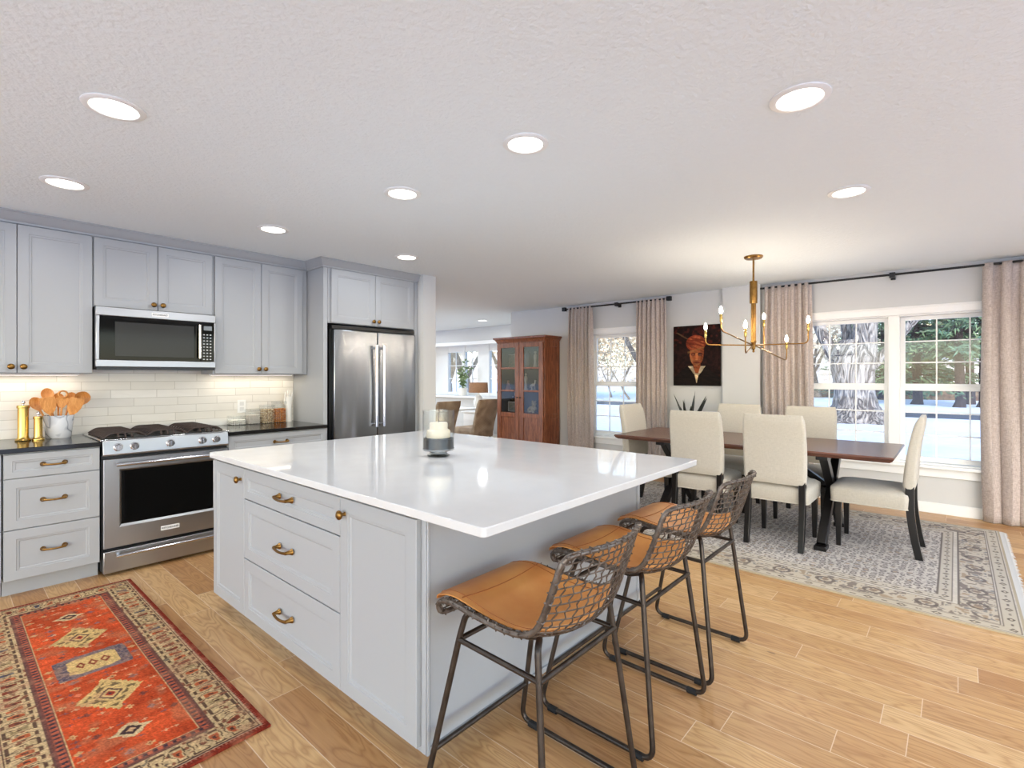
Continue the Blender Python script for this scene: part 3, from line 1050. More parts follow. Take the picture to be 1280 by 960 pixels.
def utensil(name, label, kind, lean_y, lean_x, length, base=(0, 0), roll=0.0):
    """stick standing in the crock; kind = spoon / spatula / ladle / ring / fork"""
    d = Vector((lean_x, lean_y, 1)).normalized()
    b = Vector((cx + base[0], cy + base[1], cz + 0.016))
    side = Vector((0, 1, 0)) - d * d.y
    side.normalize()
    side = Matrix.Rotation(roll, 3, d) @ side
    nrm = d.cross(side)
    mb = MB()
    hl = length - 0.085
    K = 1.2
    mb.tube([b + d * 0.0, b + d * hl * 0.5, b + d * (hl + 0.006)], [0.0055, 0.005, 0.0065], 8)
    o = None
    hm = MB()
    def blade(prof, thick, bowl):
        nn = 9
        def f(sgn):
            rows = []
            for l, w in prof:
                row = []
                for i in range(nn):
                    q = -1 + 2 * i / (nn - 1)
                    row.append(b + d * (hl + l * K) + side * (w * K * q) + nrm * (sgn * thick * (1 - 0.4 * abs(q)) + bowl * (1 - q * q) * math.sin(PI * min(1, max(0, l / prof[-1][0])))))
                rows.append(row)
            return rows
        A, B = f(1), f(-1)
        hm.bridge([ra + rb[::-1] for ra, rb in zip(A, B)])
    if kind == 'spoon':
        blade([(0, 0.007), (0.012, 0.016), (0.028, 0.026), (0.045, 0.03), (0.062, 0.028), (0.076, 0.019), (0.084, 0.006)], 0.003, 0.012)
    elif kind == 'spatula':
        blade([(0, 0.008), (0.02, 0.024), (0.045, 0.033), (0.075, 0.036), (0.098, 0.034), (0.104, 0.03)], 0.0035, 0.0)
    elif kind == 'ladle':
        blade([(0, 0.008), (0.012, 0.022), (0.03, 0.036), (0.05, 0.042), (0.07, 0.036), (0.083, 0.02), (0.088, 0.006)], 0.003, 0.026)
    elif kind == 'ring':
        blade([(0, 0.008), (0.02, 0.02), (0.04, 0.03), (0.055, 0.031), (0.06, 0.028)], 0.003, 0.003)
        c0 = b + d * (hl + 0.098)
        hm.tube([c0 + side * (0.024 * math.cos(a)) + d * (0.024 * math.sin(a)) for a in rng(0, 2 * PI * 17 / 18, 18)], 0.006, 8, closed=True)
    root = mb.build(name, M_SPOON, smooth=40)
    hm.build('head', M_SPOON, root, smooth=50)
    tag(root, label, 'utensil', 'wooden utensils in the crock')
    return root
utensil('wooden_spoon', 'small wooden spoon leaning farthest left in the crock, over the tall brass mill', 'spoon', -0.42, 0.05, 0.285, (0.0, -0.02))
utensil('wooden_spatula', 'broad flat wooden spatula in front on the left of the crock', 'spatula', -0.17, 0.14, 0.245, (0.01, -0.02))
utensil('wooden_spoon', 'tallest wooden spoon standing upright left of centre in the crock', 'spoon', -0.18, -0.1, 0.33, (-0.02, 0.0))
utensil('wooden_spoon', 'dark wooden spoon behind the ring-topped utensil in the crock', 'spoon', 0.02, -0.12, 0.29, (-0.02, 0.0), 0.3)
utensil('wooden_utensil', 'ring-topped wooden utensil at the middle front of the crock', 'ring', 0.06, 0.1, 0.285, (0.02, 0.0))
utensil('wooden_spoon', 'round-bowled wooden spoon right of centre at the back of the crock', 'spoon', 0.24, -0.08, 0.30, (-0.02, 0.01))
utensil('wooden_ladle', 'big wooden ladle leaning farthest right in the crock', 'ladle', 0.42, 0.02, 0.315, (0.0, 0.02), 0.2)
utensil('wooden_spatula', 'narrow wooden turner between the ring-topped utensil and the big ladle', 'spatula', 0.3, 0.12, 0.24, (0.015, 0.02))

def jar(label, x, y, w, h, fill, fillm, lid=True, size=0.009):
    """square clear storage jar with a clear lid and pieces of food"""
    z = 0.915
    t = thing('storage_jar', label, 'jar', (x, y, z), 'clear storage jars on the right counter')
    r = w / 2
    g = MB()
    def sq(rr, zz):
        pts = []
        for a, b in ((1, 1), (-1, 1), (-1, -1), (1, -1)):
            for k in range(4):
                ang = {(1, 1): 0, (-1, 1): PI / 2, (-1, -1): PI, (1, -1): 1.5 * PI}[(a, b)] + k * PI / 6
                pts.append((x + a * (rr - 0.012) + 0.012 * math.cos(ang), y + b * (rr - 0.012) + 0.012 * math.sin(ang), z + zz))
        return pts
    g.bridge([sq(r - 0.003, 0.0), sq(r, 0.004), sq(r, h)], cap1=False)
    g.build('glass', M_CLEAR, t, smooth=40)
    if lid:
        l = MB()
        l.bridge([sq(r + 0.001, h), sq(r + 0.002, h + 0.003), sq(r + 0.002, h + 0.014), sq(r - 0.002, h + 0.017)])
        l.build('lid', M_CLEAR, t, smooth=40)
    if fill:
        c = MB()
        rnd = random.Random(int(x * 1000 + y * 777))
        n = int(fill / size)
        q = int((2 * r - 0.008) / size)
        for k in range(max(1, n)):
            for i in range(q):
                for j in range(q):
                    if 0 < i < q - 1 and 0 < j < q - 1 and k < n - 1:
                        continue
                    c.sphere((x - r + 0.004 + (i + 0.5) * (2 * r - 0.008) / q + rnd.uniform(-1, 1) * 0.001,
                              y - r + 0.004 + (j + 0.5) * (2 * r - 0.008) / q + rnd.uniform(-1, 1) * 0.001,
                              z + 0.003 + (k + 0.5) * size), size * 0.56, 6, 4, (rnd.uniform(0.6, 1.0), rnd.uniform(0.6, 1.0), rnd.uniform(0.6, 1.0)))
        o = c.build('contents', fillm, t, smooth=60)
        o['kind'] = 'stuff'
    return t
jar('low clear jar of white sweets, leftmost of the jars by the range', -4.90, 1.80, 0.125, 0.085, 0.06, mat('white_sweets', (240, 236, 226), 0.7), False, 0.016)
jar('clear jar filled with pale flour, under the wall outlet', -4.89, 1.935, 0.105, 0.12, 0.09, mat('flour', (214, 206, 196), 0.9), True, 0.012)
jar('clear jar of beige nuts beside the taller jar of orange pieces', -4.87, 2.055, 0.105, 0.155, 0.14, mat('beige_nuts', (116, 78, 40), 0.6, vary=(48, (238, 218, 180))), True, 0.0165)
jar('tallest clear jar, filled with orange snack pieces', -4.87, 2.17, 0.105, 0.185, 0.135, mat('orange_snack', (120, 46, 6), 0.5, vary=(48, (232, 148, 56))), True, 0.0165)

# white porcelain glove-mould hand standing on its wrist
def hand():
    hx, hy_, z = -4.90, 2.275, 0.915
    mb = MB()
    prof = [(0, 0.030, 0.030), (0.012, 0.031, 0.031), (0.06, 0.029, 0.027), (0.11, 0.027, 0.023), (0.15, 0.031, 0.020), (0.185, 0.038, 0.017), (0.215, 0.040, 0.0155), (0.235, 0.037, 0.013), (0.243, 0.03, 0.009)]
    mb.bridge([[(hx + ry * math.sin(2 * PI * k / 20), hy_ + rx * math.cos(2 * PI * k / 20), z + h) for k in range(20)] for h, rx, ry in prof])
    for off, ln, tilt in ((-0.029, 0.066, -0.08), (-0.010, 0.082, -0.02), (0.010, 0.078, 0.03), (0.028, 0.060, 0.10)):
        b = Vector((hx, hy_ + off, z + 0.226))
        d = Vector((0.04, tilt, 1)).normalized()
        mb.tube([b, b + d * ln * 0.35, b + d * ln * 0.7 + Vector((0.002, 0, 0)), b + d * ln * 0.95 + Vector((0.004, 0, 0)), b + d * ln + Vector((0.005, 0, 0))], [0.0085, 0.0082, 0.0075, 0.006, 0.002], 10)
    th = [Vector((hx + 0.004, hy_ - 0.028, z + 0.16)), Vector((hx + 0.012, hy_ - 0.042, z + 0.185)), Vector((hx + 0.018, hy_ - 0.047, z + 0.212)), Vector((hx + 0.021, hy_ - 0.046, z + 0.232)), Vector((hx + 0.022, hy_ - 0.045, z + 0.238))]
    mb.tube(th, [0.011, 0.0105, 0.009, 0.007, 0.002], 10)
    o = mb.build('hand_sculpture', M_PORCELAIN, smooth=60)
    tag(o, 'white porcelain hand sculpture standing upright at the right end of the counter', 'sculpture')
hand()

# ================================================================ island
IX0, IX1, IY0, IY1 = -3.24, -1.353, 1.085, 2.60
t = thing('kitchen_island', 'large grey kitchen island with drawers and two end doors under a white top', 'island', (-2.3, 1.8, 0))
box('carcass', M_CAB, IX0, IY0 + 0.001, 0.10, IX1, IY1 - 0.02, 0.884, t, bevel=0.002)
box('toe_kick', M_CAB, IX0 + 0.06, IY0 + 0.07, 0.0, IX1 - 0.06, IY1 - 0.08, 0.10, t)
sp = MB()
sp.box(IX1, IY0 - 0.004, 0.085, IX1 + 0.02, IY1, 0.884)
spo = sp.build('side_panel', M_CAB, t, bevel=0.002)
bd = MB()
bd.box(IX1 + 0.02, IY0 + 0.0, 0.085, IX1 + 0.026, IY0 + 0.012, 0.884)
bd.box(IX1 + 0.02, IY1 - 0.03, 0.085, IX1 + 0.026, IY1, 0.884)
bd.box(IX1 + 0.02, IY0 + 0.012, 0.085, IX1 + 0.03, IY1 - 0.03, 0.108)
bd.build('panel_trim', M_CAB, spo, bevel=0.003)
PIS = PI_(IY0)
d = door_mb(PIS, -3.238, -2.801, 0.102, 0.872).build('door', M_CAB, t, smooth=20)
knob(PIS, -2.838, 0.812, 0.02, d)
d = door_mb(PIS, -1.847, -1.362, 0.102, 0.872).build('door', M_CAB, t, smooth=20)
knob(PIS, -1.812, 0.812, 0.02, d)
for z0, z1, fr in ((0.718, 0.872, 0.042), (0.408, 0.713, 0.055), (0.102, 0.403, 0.055)):
    d = door_mb(PIS, -2.797, -1.851, z0, z1, fr=fr).build('drawer', M_CAB, t, smooth=20)
    pull(PIS, -2.324, (z0 + z1) / 2 - 0.002, 0.02, d, 0.062)
# quartz slab with softly rounded corners
sx0, sx1, sy0, sy1, rr = -3.255, -1.025, 1.045, 2.66, 0.018
pts = []
for cx_, cy_, a0 in ((sx1 - rr, sy0 + rr, -90), (sx1 - rr, sy1 - rr, 0), (sx0 + rr, sy1 - rr, 90), (sx0 + rr, sy0 + rr, 180)):
    for k in range(6):
        a = R(a0 + 90 * k / 5)
        pts.append((cx_ + rr * math.cos(a), cy_ + rr * math.sin(a)))
o = MB().prism(pts, lambda p, q, z: (p, q, z), 0.885, 0.915).build('island_countertop', M_QUARTZ, bevel=0.003)
tag(o, 'white quartz slab covering the kitchen island and overhanging its stool side', 'countertop')

# candle holder on the island
hx, hy_ = -2.15, 1.835
t = thing('candle_holder', 'clear glass hurricane candle holder standing on the white island top', 'candle holder', (hx, hy_, 0.915))
z = 0.915
g = MB()
g.lathe([(0.0, 0.0), (0.06, 0.0), (0.062, 0.006), (0.05, 0.012), (0.046, 0.02), (0.07, 0.032), (0.088, 0.036), (0.089, 0.045), (0.086, 0.045), (0.0, 0.042)], (hx, hy_, z), 40)
g.build('glass_foot', M_THICKGLASS, t, smooth=40)
g = MB()
g.bridge([[(hx + r * math.cos(2 * PI * k / 40), hy_ + r * math.sin(2 * PI * k / 40), z + h) for k in range(40)] for r, h in ((0.087, 0.045), (0.087, 0.25), (0.0875, 0.253), (0.084, 0.253), (0.0835, 0.25), (0.0835, 0.045))], cap0=False, cap1=False)
g.build('glass_cylinder', M_CLEAR, t, smooth=40)
o = MB().lathe([(0, 0.043), (0.0825, 0.043), (0.0825, 0.1), (0.07, 0.103), (0.04, 0.1), (0, 0.1)], (hx, hy_, z), 32).build('sand', mat('dark_sand', (36, 33, 32), 0.95, bump=(300, 0.9, (1, 1, 1), 0.004), vary=(220, (66, 62, 60))), t, smooth=40)
o['kind'] = 'stuff'
o = MB().lathe([(0, 0.098), (0.06, 0.098), (0.065, 0.104), (0.065, 0.135), (0.06, 0.145), (0.052, 0.148), (0.05, 0.152), (0.051, 0.178), (0.047, 0.186), (0.03, 0.187), (0.01, 0.182), (0, 0.182)], (hx, hy_, z), 32).build('candle', mat('ivory_wax', (226, 212, 186), 0.5), t, smooth=50)
MB().cyl((hx, hy_, z + 0.18), (hx + 0.002, hy_, z + 0.197), 0.0015, seg=6).build('wick', M_BLACK, o)

# ================================================================ bar stools (local +x points into the room, -x towards the island)
def stool_profile(v):
    """seat-and-back section: front curl, seat dip, rear bend, back"""
    pr = [(0.0, -0.212, 0.592), (0.06, -0.228, 0.614), (0.13, -0.212, 0.640), (0.25, -0.15, 0.650), (0.42, -0.03, 0.640), (0.56, 0.09, 0.636), (0.64, 0.155, 0.646), (0.70, 0.188, 0.672), (0.80, 0.218, 0.740), (0.90, 0.244, 0.815), (1.0, 0.268, 0.888)]
    for (a, xa, za), (b, xb, zb) in zip(pr[:-1], pr[1:]):
        if v <= b + 1e-9:
            k = (v - a) / (b - a)
            return xa + (xb - xa) * k, za + (zb - za) * k
    return pr[-1][1:]
def smooth_profile(v):
    w = 0.035
    s = [stool_profile(min(1, max(0, v + o))) for o in (-w, -w / 2, 0, w / 2, w)]
    if v < 0.02 or v > 0.985:
        return s[2]
    return sum(p[0] for p in s) / 5, sum(p[1] for p in s) / 5
def stool_surf(u, v):
    """u in -1..1 across the seat"""
    x, z_ = smooth_profile(v)
    hw = 0.205 + 0.012 * math.sin(PI * v)
    back = max(0.0, (v - 0.64) / 0.36)
    seat = max(0.0, 1 - abs(v - 0.52) / 0.36)
    seat = seat * seat * (3 - 2 * seat)
    z_ -= 0.052 * (1 - u * u) * seat
    x += 0.062 * (1 - u * u) * min(1.0, max(0.0, (v - 0.5) / 0.24))
    z_ += 0.0 if back == 0 else 0.008 * (1 - u * u) * back
    return Vector((x, u * hw, z_))
def make_stool():
    t = thing('bar_stool', 'stool', 'bar stool', (0, 0, 0), 'woven wire bar stools at the island')
    for s in (-1, 1):
        path = [(0.10, s * 0.150, 0.606), (-0.05, s * 0.178, 0.632), (-0.115, s * 0.183, 0.622), (-0.135, s * 0.192, 0.55), (-0.25, s * 0.243, 0.0165), (0.243, s * 0.243, 0.0165), (0.186, s * 0.201, 0.50), (0.172, s * 0.190, 0.612), (0.150, s * 0.150, 0.622), (0.10, s * 0.150, 0.606)]
        MB().tube(fillet(path, 0.05, 6), 0.0098, 10).build('leg_frame', M_FRAMEIRON, t, smooth=50)
        for xx in (-0.19, 0.185):
            MB().tube([(xx - 0.02, s * 0.243, 0.0135), (xx + 0.02, s * 0.243, 0.0135)], 0.0132, 10).build('glide', M_RUBBER, t, smooth=50)
        MB().tube([(-0.139, s * 0.195, 0.532), (0.187, s * 0.2, 0.528)], 0.0085, 8).build('stretcher', M_FRAMEIRON, t, smooth=50)
    MB().tube([(-0.139, -0.195, 0.532), (-0.139, 0.195, 0.532)], 0.0085, 8).build('stretcher', M_FRAMEIRON, t, smooth=50)
    MB().tube([(0.187, -0.2, 0.528), (0.187, 0.2, 0.528)], 0.0085, 8).build('stretcher', M_FRAMEIRON, t, smooth=50)
    MB().tube([(-0.217, -0.228, 0.17), (-0.217, 0.228, 0.17)], 0.009, 8).build('footrest', M_FRAMEIRON, t, smooth=50)
    # rim
    rim = []
    for i in range(41):
        rim.append(stool_surf(-1, i / 40))
    for i in range(1, 16):
        rim.append(stool_surf(-1 + 2 * i / 15, 1.0))
    for i in range(39, -1, -1):
        rim.append(stool_surf(1, i / 40))
    for i in range(14, 0, -1):
        rim.append(stool_surf(-1 + 2 * i / 15, 0.0))
    # soften the corners
    for _ in range(2):
        rim = [(rim[i - 1] + rim[i] * 2 + rim[(i + 1) % len(rim)]) / 4 for i in range(len(rim))]
    rm = MB()
    rm.tube(rim, 0.0085, 8, closed=True)
    ro = rm.build('basket_rim', M_WIRE, t, smooth=60)
    # one continuous lashing wire wound round the rim
    wr = MB()
    n = len(rim)
    hel = []
    acc = 0.0
    for i in range(n):
        p, q = rim[i], rim[(i + 1) % n]
        L_ = (q - p).length
        k_ = max(2, int(L_ / 0.003))
        td = (q - p).normalized()
        a = td.orthogonal().normalized()
        b = td.cross(a)
        for j in range(k_):
            ph_ = (acc + L_ * j / k_) / 0.030
            fr_ = ph_ - math.floor(ph_)
            an = 2 * PI * min(1.0, fr_ / 0.35)
            hel.append(p.lerp(q, j / k_) + (a * math.cos(an) + b * math.sin(an)) * 0.0102)
        acc += L_
    wr.tube(hel, 0.0026, 5)
    wr.build('rim_lashing', M_WIRE, ro, smooth=60)
    # woven wires: straight ribs across, zigzag wires along
    wm = MB()
    for v in [0.03 + 0.045 * k for k in range(13)] + [0.62 + 0.0315 * k for k in range(12)]:
        wm.tube([stool_surf(-1 + 2 * i / 16, v) for i in range(17)], 0.0022, 5)
    nu = 14
    for i in range(1, nu):
        u0 = -1 + 2 * i / nu
        pts_ = []
        for j in range(45):
            v = j / 44
            dv = 0.022 * (1 if (j + i) % 2 else -1)
            pts_.append(stool_surf(max(-0.99, min(0.99, u0 + dv)), v))
        wm.tube(pts_, 0.0024, 5)
    wm.build('wire_weave', M_WIRE, t, smooth=60)
    # leather pad
    def pad(sg):
        def f(a, b):
            v = 0.055 + 0.62 * b
            u = (-1 + 2 * a) * 0.93
            p = stool_surf(u, v)
            q = stool_surf(u, min(1, v + 0.01)) - stool_surf(u, max(0, v - 0.01))
            nrm = Vector((-q.z, 0, q.x)).normalized()
            front = max(0.0, 1 - b / 0.14)
            p = p + Vector((-0.010, 0, 0.018)) * front * front * (3 - 2 * min(1, front))
            ed = min(1.0, (1 - abs(-1 + 2 * a)) * 14)
            return p + nrm * (0.014 + sg * 0.0055 * (0.35 + 0.65 * ed))
        return f
    pb = MB()
    na, nb = 19, 27
    A, B = pad(1), pad(-1)
    loops = []
    for j in range(nb):
        up = [A(i / (na - 1), j / (nb - 1)) for i in range(na)]
        dn = [B(i / (na - 1), j / (nb - 1)) for i in range(na)]
        loops.append(up + dn[::-1])
    pb.bridge(loops)
    po = pb.build('seat_pad', M_LEATHER, t, smooth=60)
    st = MB()
    def stitched(a, b):
        return A(a, b) + Vector((0, 0, 0.0008))
    line = [stitched(0.06, b) for b in rng(0.05, 0.96, 24)] + [stitched(a, 0.96) for a in rng(0.1, 0.9, 14)] + [stitched(0.94, b) for b in rng(0.96, 0.05, 24)]
    st.tube(line, 0.0014, 4)
    st.tube([stitched(a, 0.36) for a in rng(0.02, 0.98, 20)], 0.0018, 4)
    st.build('stitching', mat('leather_stitch', (150, 84, 36), 0.7), po)
    return t
SX = -1.03
proto = make_stool()
proto.location = (SX, 1.275, 0)
proto['label'] = 'nearest leather and wire bar stool, by the front corner of the island'
copy_tree(proto, None, 'middle one of three leather and wire bar stools at the island', (SX + 0.0, 1.885, 0))
copy_tree(proto, None, 'farthest leather and wire bar stool, next to the dining chairs', (SX, 2.455, 0))

# ================================================================ red runner
def C(*a):
    return np.array(a, float)
def runner(u, v):
    x0, x1, y0, y1 = -4.128, -1.99, 0.125, 0.855
    n = len(u)
    du = np.minimum(u - x0, x1 - u)
    dv = np.minimum(v - y0, y1 - v)
    d = np.minimum(du, dv)
    ns = smooth_noise(u, v, 9, 1)
    nf = smooth_noise(u, v, 90, 2)
    nb = smooth_noise(u * 3, v, 14, 5)
    # field
    streak = smooth_noise(u * 0.6, v * 5, 40, 21)
    u = u + 0.004 * (smooth_noise(u, v, 60, 31) - 0.5)
    v = v + 0.006 * (smooth_noise(u, v, 45, 32) - 0.5)
    col = C(184, 74, 39)[None] * (0.82 + 0.22 * ns + 0.10 * nf + 0.12 * streak)[:, None] + C(14, 10, 6)[None] * (nb - 0.5)[:, None] * 2
    cx0 = (x0 + x1) / 2
    cv = (y0 + y1) / 2
    p = u - cx0
    q = v - cv
    def put(mask, c, k=1.0):
        col[mask] = col[mask] * (1 - k) + (C(*c)[None] * (0.9 + 0.16 * nf[mask])[:, None]) * k
    # scattered small motifs
    s = 0.062
    ci, cj = np.floor(p / s), np.floor(q / s)
    lx, ly = p / s - ci - 0.5, q / s - cj - 0.5
    h = hash2(ci, cj, 3)
    h2 = hash2(ci, cj, 8)
    plus = (np.abs(lx) < 0.09) & (np.abs(ly) < 0.26) | (np.abs(ly) < 0.1) & (np.abs(lx) < 0.24)
    dia = np.abs(lx) + np.abs(ly) < 0.26
    for lo, hi, c in ((0.0, 0.12, (206, 168, 112)), (0.12, 0.22, (134, 104, 106)), (0.22, 0.30, (222, 128, 92)), (0.30, 0.37, (110, 66, 58))):
        m = (h > lo) & (h < hi)
        put(m & np.where(h2 > 0.5, plus, dia), c, 0.8)
        put(m & (h2 > 0.5) & (np.abs(lx) + np.abs(ly) < 0.08), (120, 60, 50), 0.8)
    tri = lambda t: np.abs((t * 26) % 1.0 - 0.5) * 2
    s = 0.034
    ci, cj = np.floor(p / s), np.floor(q / s)
    lx, ly = p / s - ci - 0.5, q / s - cj - 0.5
    h = hash2(ci, cj, 13)
    m = (np.abs(lx) < 0.08) & (np.abs(ly) < 0.4) | (np.abs(ly - 0.1) < 0.08) & (np.abs(lx) < 0.3)
    put(m & (h < 0.14), (216, 176, 132), 0.75)
    put(m & (h > 0.14) & (h < 0.24), (112, 84, 88), 0.75)
    # diamonds
    for c0 in (-0.335, 0.36):
        a = np.abs(p - c0)
        b = np.abs(q)
        e = a / 0.140 + b / 0.105
        put(e < 1.0 + 0.13 * tri(p - c0 + q), (206, 170, 108))
        put((e < 0.86) & (e > 0.55) & (hash2(np.floor(p / 0.019), np.floor(q / 0.019), 4) > 0.62), (104, 84, 58), 0.85)
        put(e < 0.40, (92, 66, 58))
        put(e < 0.30, (208, 172, 112))
        put(e < 0.17, (164, 58, 40))
        put(e < 0.07, (70, 56, 60))
    # central hexagon with grey-blue collar
    a = np.abs(p - 0.005)
    b = np.abs(q)
    put((b < 0.135) & (a < 0.115 - 0.15 * np.maximum(0, b - 0.085)) , (128, 108, 104))
    put((b < 0.135) & (b > 0.09) & (a < 0.10) & (hash2(np.floor(p / 0.012), np.floor(q / 0.012), 6) > 0.5), (92, 80, 88))
    hexm = (b < 0.092) & (a < 0.085 - 0.5 * np.maximum(0, b - 0.055))
    put(hexm, (208, 172, 110))
    for qc in (-0.045, 0.0, 0.045):
        e = a / 0.038 + np.abs(q - qc) / 0.019
        put(hexm & (e < 1.0), (136, 66, 46))
        put(hexm & (e < 0.45), (206, 170, 112))
    # dark crosses towards the ends
    for c0 in (-0.66, 0.70):
        a = np.abs(p - c0)
        e = a / 0.05 + b / 0.055
        put(e < 1.0 + 0.3 * tri(p - c0), (206, 176, 130))
        put(e < 0.7, (72, 52, 50))
        put(e < 0.32, (190, 150, 110))
    # guard stripe
    g = (d < 0.192)
    put(g, (116, 70, 60))
    along = np.where(du < dv, v, u)
    put(g & ((along * 34 % 1.0) < 0.5) & (np.abs(d - 0.172) < 0.011), (176, 92, 66))
    put(g & ((along * 34 % 1.0) > 0.62) & (np.abs(d - 0.172) < 0.007), (66, 52, 56))
    put((np.abs(d - 0.190) < 0.0028), (196, 160, 112))
    put((np.abs(d - 0.149) < 0.004), (108, 74, 64))
    # main border: upright pill motifs
    mb_ = (d < 0.145) & (d > 0.024)
    put(mb_, (196, 166, 122))
    per = 0.060
    k = np.floor(along / per)
    la = (along / per - k - 0.5) * per
    hh = hash2(k, np.where(du < dv, 3.0, 7.0), 2)
    t_ = d - 0.085
    ww = 0.0200 + 0.006 * np.sin(t_ * 80 + hh * 6)
    pill = np.maximum(np.abs(la + 0.004 * np.sin(t_ * 60 + hh * 9)) / ww, np.abs(t_) / 0.047)
    put(mb_ & (pill < 1.0), (96, 72, 56))
    put(mb_ & (pill < 0.80), (198, 168, 122))
    for lo, hi, c in ((0, 0.3, (178, 92, 56)), (0.3, 0.5, (128, 62, 44)), (0.5, 0.62, (84, 84, 92)), (0.62, 0.75, (150, 128, 88))):
        put(mb_ & (pill < 0.55) & (hh > lo) & (hh < hi), c)
    put(mb_ & (pill < 0.22), (86, 56, 46))
    blob = smooth_noise(u, v, 55, 11)
    put(mb_ & (pill > 1.1) & (blob > 0.72), (120, 66, 48), 0.8)
    put(mb_ & (pill > 1.1) & (blob < 0.16), (78, 70, 62), 0.7)
    put((np.abs(d - 0.031) < 0.0035), (88, 58, 50))
    put((np.abs(d - 0.024) < 0.003), (176, 150, 120))
    put(d < 0.021, (122, 44, 30))
    put((d < 0.021) & (d > 0.012) & ((along * 70 % 1.0) < 0.35), (170, 96, 74))
    worn = np.clip(smooth_noise(u, v, 22, 14) * 1.5 - 0.85, 0, 0.4)[:, None]
    col = col * (1 - worn) + C(176, 128, 96)[None] * worn
    col *= (0.84 + 0.28 * hash2(np.floor(u / 0.0045), np.floor(v / 0.0045), 9))[:, None]
    return np.clip(col, 0, 255)
o = pattern_grid('runner_rug', attr_mat('runner_wool', 0.95, bump=(260, 0.35, (1, 1, 1), 0.004), sheen=0.2), -4.128, -1.99, 0.125, 0.855, 520, 190, runner, lambda u, v, t_: (u, v, 0.001 + t_ + (0.002 * math.sin(u * 9) * math.sin(v * 11) if t_ else 0)), 0.009)
tag(o, 'worn red runner rug with cream border on the floor before the range', 'rug')

# ================================================================ dining rug
def dining_rug(u, v):
    x0, x1, y0, y1 = -3.27, 0.285, 3.705, 6.10
    du = np.minimum(u - x0, x1 - u)
    dv = np.minimum(v - y0, y1 - v)
    d = np.minimum(du, dv * 0.98)
    nf = smooth_noise(u, v, 70, 2)
    ns = smooth_noise(u, v, 4, 1)
    base = C(204, 196, 184)[None] * (0.93 + 0.1 * nf + 0.06 * ns)[:, None]
    col = base.copy()
    def put(mask, c, k=1.0):
        col[mask] = col[mask] * (1 - k) + C(*c)[None] * k
    # dense small repeat in the field
    s = 0.050
    u_, v_ = u, v
    u = u + 0.030 * (smooth_noise(u_, v_, 17, 41) - 0.5)
    v = v + 0.030 * (smooth_noise(u_, v_, 17, 42) - 0.5)
    ci = np.floor(u / s)
    vv = v + (ci % 2) * s / 2
    cj = np.floor(vv / s)
    lx, ly = u / s - ci - 0.5, vv / s - cj - 0.5
    h = hash2(ci, cj, 2)
    f = d > 0.37
    ring = np.abs(np.hypot(lx, ly * 0.9) - 0.3)
    put(f, (204, 197, 188), 0.6)
    put(f & (ring < 0.10) & (smooth_noise(u, v, 38, 44) > 0.3), (112, 104, 104), 0.85)
    put(f & (np.hypot(lx, ly) < 0.12) & (h > 0.3), (132, 122, 120), 0.9)
    put(f & (np.abs(lx + ly) < 0.10) & (np.hypot(lx, ly) > 0.42) & (h > 0.25), (128, 120, 122), 0.8)
    put(f & (h > 0.82) & (np.hypot(lx, ly) < 0.24), (178, 158, 136), 0.8)
    u, v = u_, v_
    # inner guard
    along = np.where(du < dv, v, u)
    ig = (d <= 0.365) & (d > 0.30)
    put(ig, (192, 183, 168), 0.8)
    per = 0.115
    k = np.floor(along / per)
    la = (along / per - k - 0.5) * per
    put(ig & (np.abs(la) / 0.024 + np.abs(d - 0.333) / 0.019 < 1), (96, 88, 86))
    put(ig & (np.abs(la) / 0.012 + np.abs(d - 0.333) / 0.009 < 1), (196, 184, 166))
    put(ig & (np.abs(np.abs(la) - 0.05) < 0.006) & (np.abs(d - 0.333) < 0.006), (110, 102, 100))
    # main border
    mbd = (d <= 0.265) & (d > 0.10)
    put(mbd, (190, 179, 162), 0.8)
    fl = smooth_noise(u, v, 24, 7)
    fl2 = smooth_noise(u, v, 46, 9)
    put(mbd & (fl > 0.58) & (fl2 > 0.45), (116, 107, 104), 0.8)
    put(mbd & (fl < 0.3) & (fl2 > 0.5), (158, 138, 118), 0.85)
    put(mbd & (fl2 < 0.18), (112, 112, 120), 0.7)
    per = 0.26
    k = np.floor(along / per)
    la = (along / per - k - 0.5) * per
    rr_ = np.hypot(la, (d - 0.183) * 1.1)
    put(mbd & (np.abs(rr_ - 0.048) < 0.010), (96, 88, 88), 0.8)
    put(mbd & (rr_ < 0.022), (140, 124, 112), 0.9)
    # outer guard
    og = (d <= 0.085) & (d > 0.022)
    put(og, (190, 181, 165), 0.85)
    per = 0.16
    k = np.floor(along / per)
    la = (along / per - k - 0.5) * per
    put(og & (np.abs(la) / 0.028 + np.abs(d - 0.053) / 0.02 < 1), (96, 88, 84))
    put(og & (np.abs(la) / 0.014 + np.abs(d - 0.053) / 0.01 < 1), (196, 184, 166))
    put(og & (np.abs(np.abs(la) - 0.072) < 0.007) & (np.abs(d - 0.053) < 0.006), (106, 98, 96))
    for dd in (0.37, 0.298, 0.27, 0.098, 0.088, 0.02):
        put(np.abs(d - dd) < 0.003, (112, 104, 100))
    put(d < 0.014, (176, 164, 142))
    wear = smooth_noise(u, v, 3, 12)
    warm = np.clip((4.3 - v) / 0.6, 0, 1)[:, None] * C(4, 0, -8)[None]
    col = col * (0.96 + 0.07 * wear)[:, None] + warm
    mean = C(178, 170, 160)
    col = col * 0.9 + mean * 0.1
    return np.clip(col, 0, 255)
o = pattern_grid('area_rug', attr_mat('rug_wool', 0.95, bump=(200, 0.35, (1, 1, 1), 0.004), sheen=0.2), -3.27, 0.285, 3.705, 6.10, 640, 430, dining_rug, lambda u, v, t_: (u, v, 0.001 + t_), 0.009)
